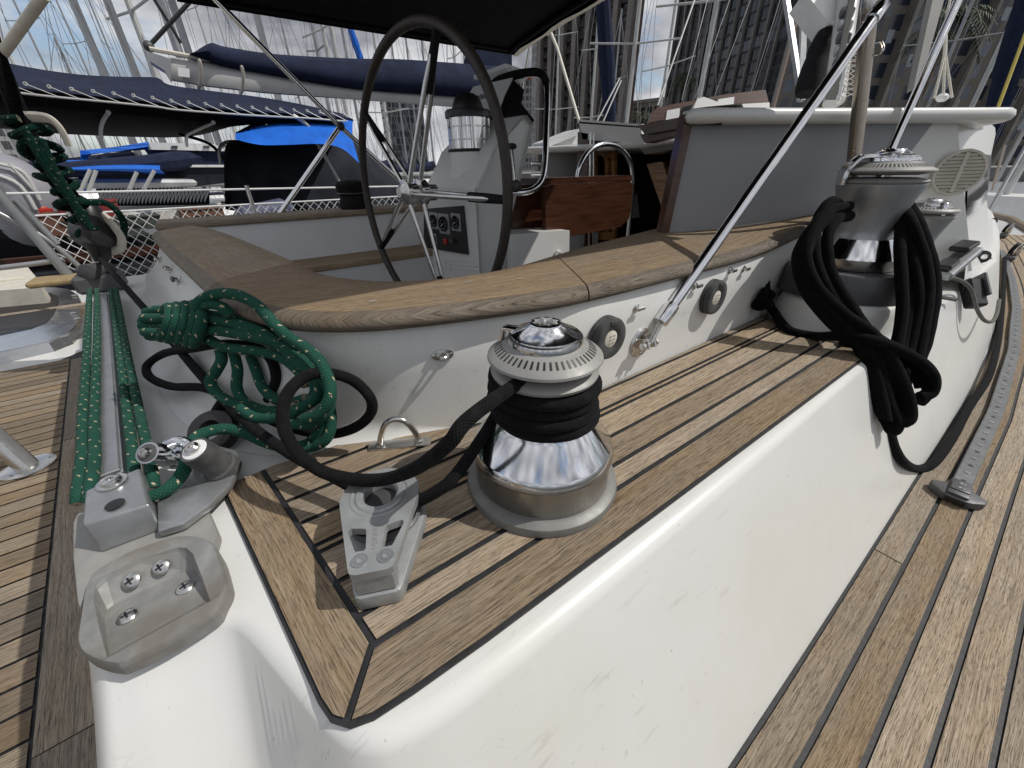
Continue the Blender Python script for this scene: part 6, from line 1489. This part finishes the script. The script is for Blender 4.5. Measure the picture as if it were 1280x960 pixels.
mb = MB(); mb.tube([f + Vector((0, -.03, -.02)) for f in Fg], .02, 8, n=3); mb.build('far_rail', M['mastalu'], aw)
Ep = resample(smooth_path(Eg, 6), 23)
for k, e in enumerate(Ep[2:]):
    mb = MB(); q = e + zv * .03 - Vector((0, .03, 0)); mb.tube([q + Vector((.012 * math.cos(a), 0, .012 * math.sin(a) )) for a in [2 * PI * j / 8 for j in range(8)]], .0038, 5, closed=True); mb.tube([q, e + Vector((.16, -.035, -.045))], .0038, 5); mb.build('lacing', M['mast'], aw)
for pts in (((128, 122, .2), (120, 135, .8), (118, 150, 1.6), (122, 166, 2.9)), ((262, 137, .2), (238, 147, .9), (228, 153, 1.6), (228, 166, 2.9)), ((330, 142, .2), (305, 152, 1.4), (292, 164, 2.4), (270, 168, 3.0))):
    mb = MB(); mb.tube([Y(a, b + 1, ya + c) - zv * (.10 + .02 * c) for a, b, c in pts], .018, 10, n=6); mb.build('bow', M['mastalu'], aw)
mb = MB(); mb.tube([Y(366, 144, ya), Y(385, 158, ya), Y(400, 185, ya), Y(424, 228, ya), Y(440, 262, ya)], .024, 12, n=5); mb.build('leg', M['mastalu'], aw)
mb = MB(); mb.tube([Y(225, 168, ya + 2), Y(262, 180, ya + 1.6), Y(285, 205, ya + 1.4)], .02, 8, n=5); mb.build('leg', M['blackm'], aw)
# the hull that carries it
mb = MB(); st = []
for x, w_ in ((-9, 1.0), (-6, 1.5), (-2, 1.75), (2, 1.7), (5, 1.2), (7.5, .15)):
    cy = 7.4; st.append([Vector((x, cy - w_, -.45)), Vector((x, cy - w_ * .97, -1.0)), Vector((x, cy - w_ * .8, WZ - .1)), Vector((x, cy + w_ * .8, WZ - .1)), Vector((x, cy + w_, -.45))])
nbh = empty('neighbour_hull', (-2, 7.4, WZ), 'dark hull of the neighbouring boat under the awning, behind the netting', 'boat')
mb.loft(st, True, True, True); mb.build('hull', M['tarp'], nbh, sharp=50)
mb = MB(); mb.box((-3.0, 7.4, -.28), (4.5, 2.2, .5), bev=.08); mb.build('cabin', M['blackm'], nbh)
mb = MB(); mb.box((-2.5, 5.95, -.3), (7, .03, .1), bev=.01); mb.build('rub_rail', M['mahogd'], nbh)
random.seed(9)
# black tarpaulin tent and blue cover behind it
yt = 6.6
tt_ = empty('tarpaulin_tent', Y(390, 210, yt), 'black tarpaulin tent covering the neighbouring cockpit, behind the wheel', 'tent')
up = [(284, 184), (300, 178), (330, 174), (370, 172), (410, 171), (440, 176), (466, 196), (490, 214), (508, 240)]
dn = [(284, 262), (300, 264), (330, 266), (370, 266), (410, 266), (440, 266), (470, 262), (495, 255), (512, 246)]
loops = []
for f, off in ((0, 1.6), (.0, .4), (.12, .12), (.5, .0), (1, -.05)): loops.append(smooth_path([Y(a[0] + (b[0] - a[0]) * f, a[1] + (b[1] - a[1]) * f, yt + off) + Vector((0, .05 * math.sin(i * 2.2 + f * 4), 0)) for i, (a, b) in enumerate(zip(up, dn))], 4))
mb = MB(); mb.loft(loops, False); mb.build('tent_cloth', M['tarp'], tt_, sharp=70)
mb = MB(); mb.tube([Y(284, 262, yt - .1), Y(283, 190, yt - .1), Y(297, 178, yt - .12), Y(320, 182, yt - .12), Y(345, 196, yt - .12), Y(352, 190, yt - .1)], .02, 8, n=6); mb.build('entrance_hem', M['blackm'], tt_)
mb = MB(); mb.tube([Y(276, 205, yt), Y(274, 188, yt), Y(282, 178, yt), Y(300, 177, yt)], .018, 8, n=5); mb.build('hoop', M['mastalu'], tt_)
yt = 4.75; bc = empty('blue_cover', Y(390, 155, yt + .8), 'bright blue canvas cover above the black tent', 'cover')
up = [(296, 168), (322, 155), (350, 149), (390, 148), (425, 148), (441, 150)]; dn = [(294, 174), (325, 181), (360, 181), (400, 180), (428, 186), (449, 204)]
mb = MB(); mb.loft([smooth_path([Y(a, b, yt + 1.3) for a, b in up], 4), smooth_path([Y(a, (b + d) / 2, yt + .75) + zv * .03 for (a, b), (c, d) in zip(up, dn)], 4), smooth_path([Y(c, d, yt + .55) for c, d in dn], 4)], False); mb.build('canvas', M['blue'], bc, sharp=70)
mb = MB(); mb.tube([Y(a, b, yt + 1.28) for a, b in up], .02, 6, n=4); mb.build('seam', M['navy'], bc)
# boom with sail cover
yb2 = 7.6
bm_ = empty('sail_boom', Y(400, 105, yb2), 'pale boom with a navy sail cover and square cut end, crossing behind the wheel', 'boom')
mb = MB(); up = [(213, 72), (260, 80), (330, 90), (440, 108), (560, 118), (640, 122)]; dn = [(213, 100), (260, 108), (330, 116), (440, 124), (560, 133), (640, 138)]
lp = []
for (a, b), (c, d) in zip(up, dn):
    t_, l_ = Y(a, b, yb2), Y(c, d, yb2); w_ = (t_ - l_).length * .4; lp.append([t_ + Vector((0, -w_ * .5, 0)), t_ + Vector((0, w_ * .5, 0)), t_.lerp(l_, .5) + Vector((0, w_, 0)), l_ + Vector((0, w_ * .5, 0)), l_ + Vector((0, -w_ * .5, 0)), t_.lerp(l_, .5) + Vector((0, -w_, 0))])
mb.loft(lp, True, True, True); mb.build('boom', M['mast'], bm_, sharp=60)
mb = MB(); q = [Y(*p, yb2 - .12) for p in ((184, 64), (206, 71), (214, 74), (214, 101), (206, 88), (187, 76))]; mb.loft([q, [p + Vector((0, .24, 0)) for p in q]], True, True, True); mb.build('end_cap', M['mastalu'], bm_, smooth=False)
for (x, y0, y1) in ((248, 78, 106), (301, 86, 113)):
    mb = MB(); mb.tube([Y(x + 3 * math.sin(a), (y0 + y1) / 2 - (y1 - y0) * .62 * math.cos(a), yb2 + .2 * -math.cos(a * .5) - .05) for a in [PI * k / 8 for k in range(9)]], .02, 6, n=2); mb.build('tie', M['cream'], bm_)
mb = MB(); q = [Y(*p, yb2 - .165) for p in ((222, 84), (237, 86), (237, 97), (223, 95))]; mb.poly(q); mb.build('patch', M['white'], bm_, smooth=False)
up = [(236, 70), (262, 54), (280, 58), (330, 66), (380, 70), (440, 73), (500, 74), (560, 78), (640, 84)]; dn = [(240, 72), (264, 80), (285, 86), (330, 94), (380, 103), (440, 112), (500, 117), (560, 121), (640, 126)]
lp = []
for i, ((a, b), (c, d)) in enumerate(zip(up, dn)):
    t_, l_ = Y(a, b, yb2), Y(c, d, yb2); w_ = .17 + .02 * math.sin(i * 2)
    lp.append([t_, t_.lerp(l_, .2) + Vector((0, -w_ * .7, 0)), t_.lerp(l_, .55) + Vector((0, -w_ * 1.2, 0)), l_ + Vector((0, -w_ * .9, 0)), l_ + Vector((0, w_ * .9, 0)), t_.lerp(l_, .5) + Vector((0, w_, 0))])
n0 = len(lp[0]); sm = [smooth_path([l[j] for l in lp], 5) for j in range(n0)]; lp = [[sm[j][i] for j in range(n0)] for i in range(len(sm[0]))]
mb = MB(); mb.loft(lp, True, True, True); mb.build('sail_cover', M['navy2'], bm_, sharp=80)
mb = MB(); mb.tube([Y(184, 60, yb2), Y(243, -4, yb2)], .022, 8); mb.build('topping_lift', M['black'], bm_)
mb = MB(); mb.ball(Y(186, 58, yb2), .06, 10, 6); mb.build('end_fitting', M['darkgrey'], bm_)
mb = MB(); mb.tube([Y(187, 61, yb2 - .1), Y(262, 75, yb2 - .1)], .025, 6); mb.build('outhaul', M['cream'], bm_)
mb = MB(); q = [Y(*p, yb2 + .5) for p in ((596, 60), (640, 62), (640, 84), (590, 82))]; mb.loft([q, [p + Vector((0, .4, 0)) for p in q]], True, True, True); mb.build('cover_end', M['navy2'], bm_)
line('topping_wire', 'black wire crossing down from the top towards the navy sail cover', [Y(190, -5, 8.2), Y(215, 35, 8.2), Y(226, 54, 8.2)], .02, M['black'], 'wire')
# motor boats under blue covers
ym_ = 12.5
mo = empty('motor_boat', Y(210, 215, ym_), 'moored motor boat with a white cabin roof and navy band, left of the black tent', 'motor boat')
def ybox(mb, px4, yy, dep): q = [Y(*p, yy) for p in px4]; mb.loft([q, [p + Vector((0, dep, 0)) for p in q]], True, True, True)
mb = MB(); ybox(mb, [(186, 178), (268, 180), (286, 189), (190, 187)], ym_, 2.2); ybox(mb, [(205, 206), (286, 206), (284, 209), (205, 209)], ym_ - .05, 2.3); mb.build('cabin_roof', M['white'], mo, smooth=False)
mb = MB(); ybox(mb, [(180, 187), (288, 189), (288, 206), (196, 206)], ym_ + .1, 2.0); mb.build('side_windows', M['navy'], mo, smooth=False)
mb = MB(); ybox(mb, [(120, 212), (288, 209), (285, 228), (225, 236), (120, 240)], ym_ + .02, 2.2); mb.build('hull', M['tarp'], mo, smooth=False)
for x in (218, 258):
    mb = MB(); ybox(mb, [(x - 4, 182), (x + 4, 182), (x + 4, 185), (x - 4, 185)], ym_ - .03, .05); mb.build('vent', M['darkgrey'], mo, smooth=False)
yl = 11
bb = empty('blue_bimini', Y(120, 205, yl), 'small bright blue bimini on four thin legs, lower left behind the netting', 'bimini')
mb = MB(); loops = [smooth_path([Y(a, b, yl + o_) for a, b in q], 4) for q, o_ in ((((44, 206), (90, 200), (150, 202), (198, 205)), 2.0), (((42, 208), (90, 203), (150, 204), (200, 207)), 1.0), (((44, 214), (85, 212), (150, 211), (200, 212)), .0))]; mb.loft(loops, False); mb.loft([loops[-1], [p + Vector((0, 2, -.1)) for p in loops[-1]]], False); mb.build('canvas', M['blue'], bb, sharp=70)
for a in ((113, 212, 100, 240), (120, 213, 110, 241), (171, 215, 160, 240), (193, 213, 178, 240)):
    mb = MB(); mb.tube([Y(a[0], a[1], yl), Y(a[2], a[3], yl)], .03, 8); mb.build('leg', M['mast'], bb)
mb = MB(); ybox(mb, [(98, 212), (112, 214), (106, 240), (97, 240)], yl + .5, .2); mb.build('curtain', M['blue'], bb, smooth=False)
b2c = empty('blue_boom_cover', Y(140, 186, 13.5), 'second blue canvas cover, behind the small blue bimini', 'cover')
mb = MB(); mb.loft([smooth_path([Y(a, b, 13.5 + o_) for a, b in q], 4) for q, o_ in ((((100, 188), (140, 184), (186, 177)), .8), (((102, 193), (140, 190), (186, 183)), .0), (((104, 199), (112, 193), (186, 187)), .1))], False); mb.loft([[Y(100, 188, 13.6), Y(113, 190, 13.6)], [Y(101, 206, 13.6), Y(108, 204, 13.6)]], False); mb.build('canvas', M['blue'], b2c, sharp=70)
# flaked hose, red floats, pale dinghy, sundries behind the net
yh = 6.3
M['hose'] = simple('white_hose', (.6, .6, .6), .6); 
hs_ = empty('flaked_hose', Y(190, 248, yh), 'white ribbed hose flaked in close zigzags over dark cloth, behind the netting', 'hose')
mb = MB(); ybox(mb, [(122, 240), (262, 236), (262, 256), (128, 258)], yh + .1, .3); mb.build('dark_cloth', M['tarp'], hs_, smooth=False)
mb = MB(); P = []
for k in range(60): P.append(Y(122 + k * 2.3 + (5 if k % 2 else 0), (237 if k % 2 else 255) + (k * -.05), yh - .04 * (k % 2)))
mb.tube(P, .013, 6); mb.build('hose', M['hose'], hs_)
dg = empty('dinghy', Y(20, 250, 5.5), 'pale grey inflatable dinghy stowed at the left edge with steel rails', 'dinghy')
mb = MB(); mb.tube([Y(-30, 212, 5.5), Y(8, 222, 5.4), Y(30, 240, 5.4), Y(40, 268, 5.4), Y(38, 292, 5.5)], [.16, .19, .2, .19, .16], 14, n=5); mb.tube([Y(-30, 240, 5.6), Y(10, 255, 5.5), Y(20, 285, 5.5)], .16, 12, n=5); mb.build('tube', simple('pale_hypalon', (.26, .26, .29), .6, 0, .15, 4), dg)
for a in (((0, 205), (30, 216), (50, 250)), ((-5, 218), (25, 232), (45, 262)), ((12, 205), (45, 240))):
    mb = MB(); mb.tube([Y(x, y, 5.2) for x, y in a], .014, 8, n=4); mb.build('rail', M['mast'], dg)
for k, (x, y) in enumerate(((27, 264), (48, 262))):
    mb = MB(); mb.ball(Y(x, y, 5.3), .085, 14, 10, (1.15, 1, .8)); mb.lathe([(.012, .05), (.02, .075), (.02, .1), (.0, .105)], 10, Matrix.Translation(Y(x, y, 5.3))); o = mb.build('red_float', M['red'], origin=Y(x, y, 5.3)); tag(o, ('red float by the dinghy, left of the pair', 'red float by the dinghy, right of the pair')[k], 'float', 'red floats by the dinghy')
M['foliage'] = simple('pot_plants', (.08, .11, .06), .8, 0, .4, 9)
# clutter behind the net: crates, fenders, coils on the neighbour's deck
cl_sp = [(95, 280, 'crate'), (140, 285, 'fender'), (175, 282, 'crate'), (215, 278, 'fender'), (255, 272, 'crate'), (330, 266, 'fender'), (115, 266, 'crate')]
cols = [(.12, .05, .03), (.4, .4, .38), (.05, .06, .05), (.3, .28, .25), (.16, .08, .05), (.06, .07, .12), (.2, .02, .02)]
clab = ['brown crate behind the netting, furthest left low down', 'pale fender behind the netting, left of the dark crate', 'dark crate behind the middle of the netting', 'tan fender behind the middle of the netting', 'brown crate by the cap rail behind the netting', 'dark fender behind the netting under the tent', 'dark red crate under the flaked hose']
for (x, y, k), c, lb in zip(cl_sp, cols, clab):
    p = Y(x, y, 5.0); mm = simple('sundry', c, .6, 0, .2, 10)
    if k == 'crate':
        o = empty('crate', p, lb, 'crate', None); mb = MB(); mb.box(p, (.34, .3, .16), bev=.012); mb.build('body', mm, o)
        mb = MB(); mb.box(p + zv * .085, (.36, .32, .02), bev=.005); mb.build('lid', mm, o)
        mb = MB(); mb.box(p + Vector((0, -.155, .02)), (.12, .012, .025), bev=.004); mb.build('handle', M['black'], o)
    else:
        mb = MB(); mb.lathe([(0, -.3), (.03, -.3), (.05, -.27), (.1, -.2), (.1, .2), (.05, .27), (.03, .3), (0, .3)], 16, axisM(p, (1, .2, .15))); o = mb.build('fender', mm, origin=p); tag(o, lb, 'fender')
# white boats at the far right
for k, (x, y, d) in enumerate(((1262, 196, 24), (1275, 212, 15))):
    p = H(x, y, d); yacht_far(gz(p, 0), 12, .12, 1.2, ('white yacht beyond the side deck at the right edge, further', 'white yacht beyond the side deck at the right edge, nearer')[k], M['white'], M['mast'], 9, False, False, 'yachts at the right edge')
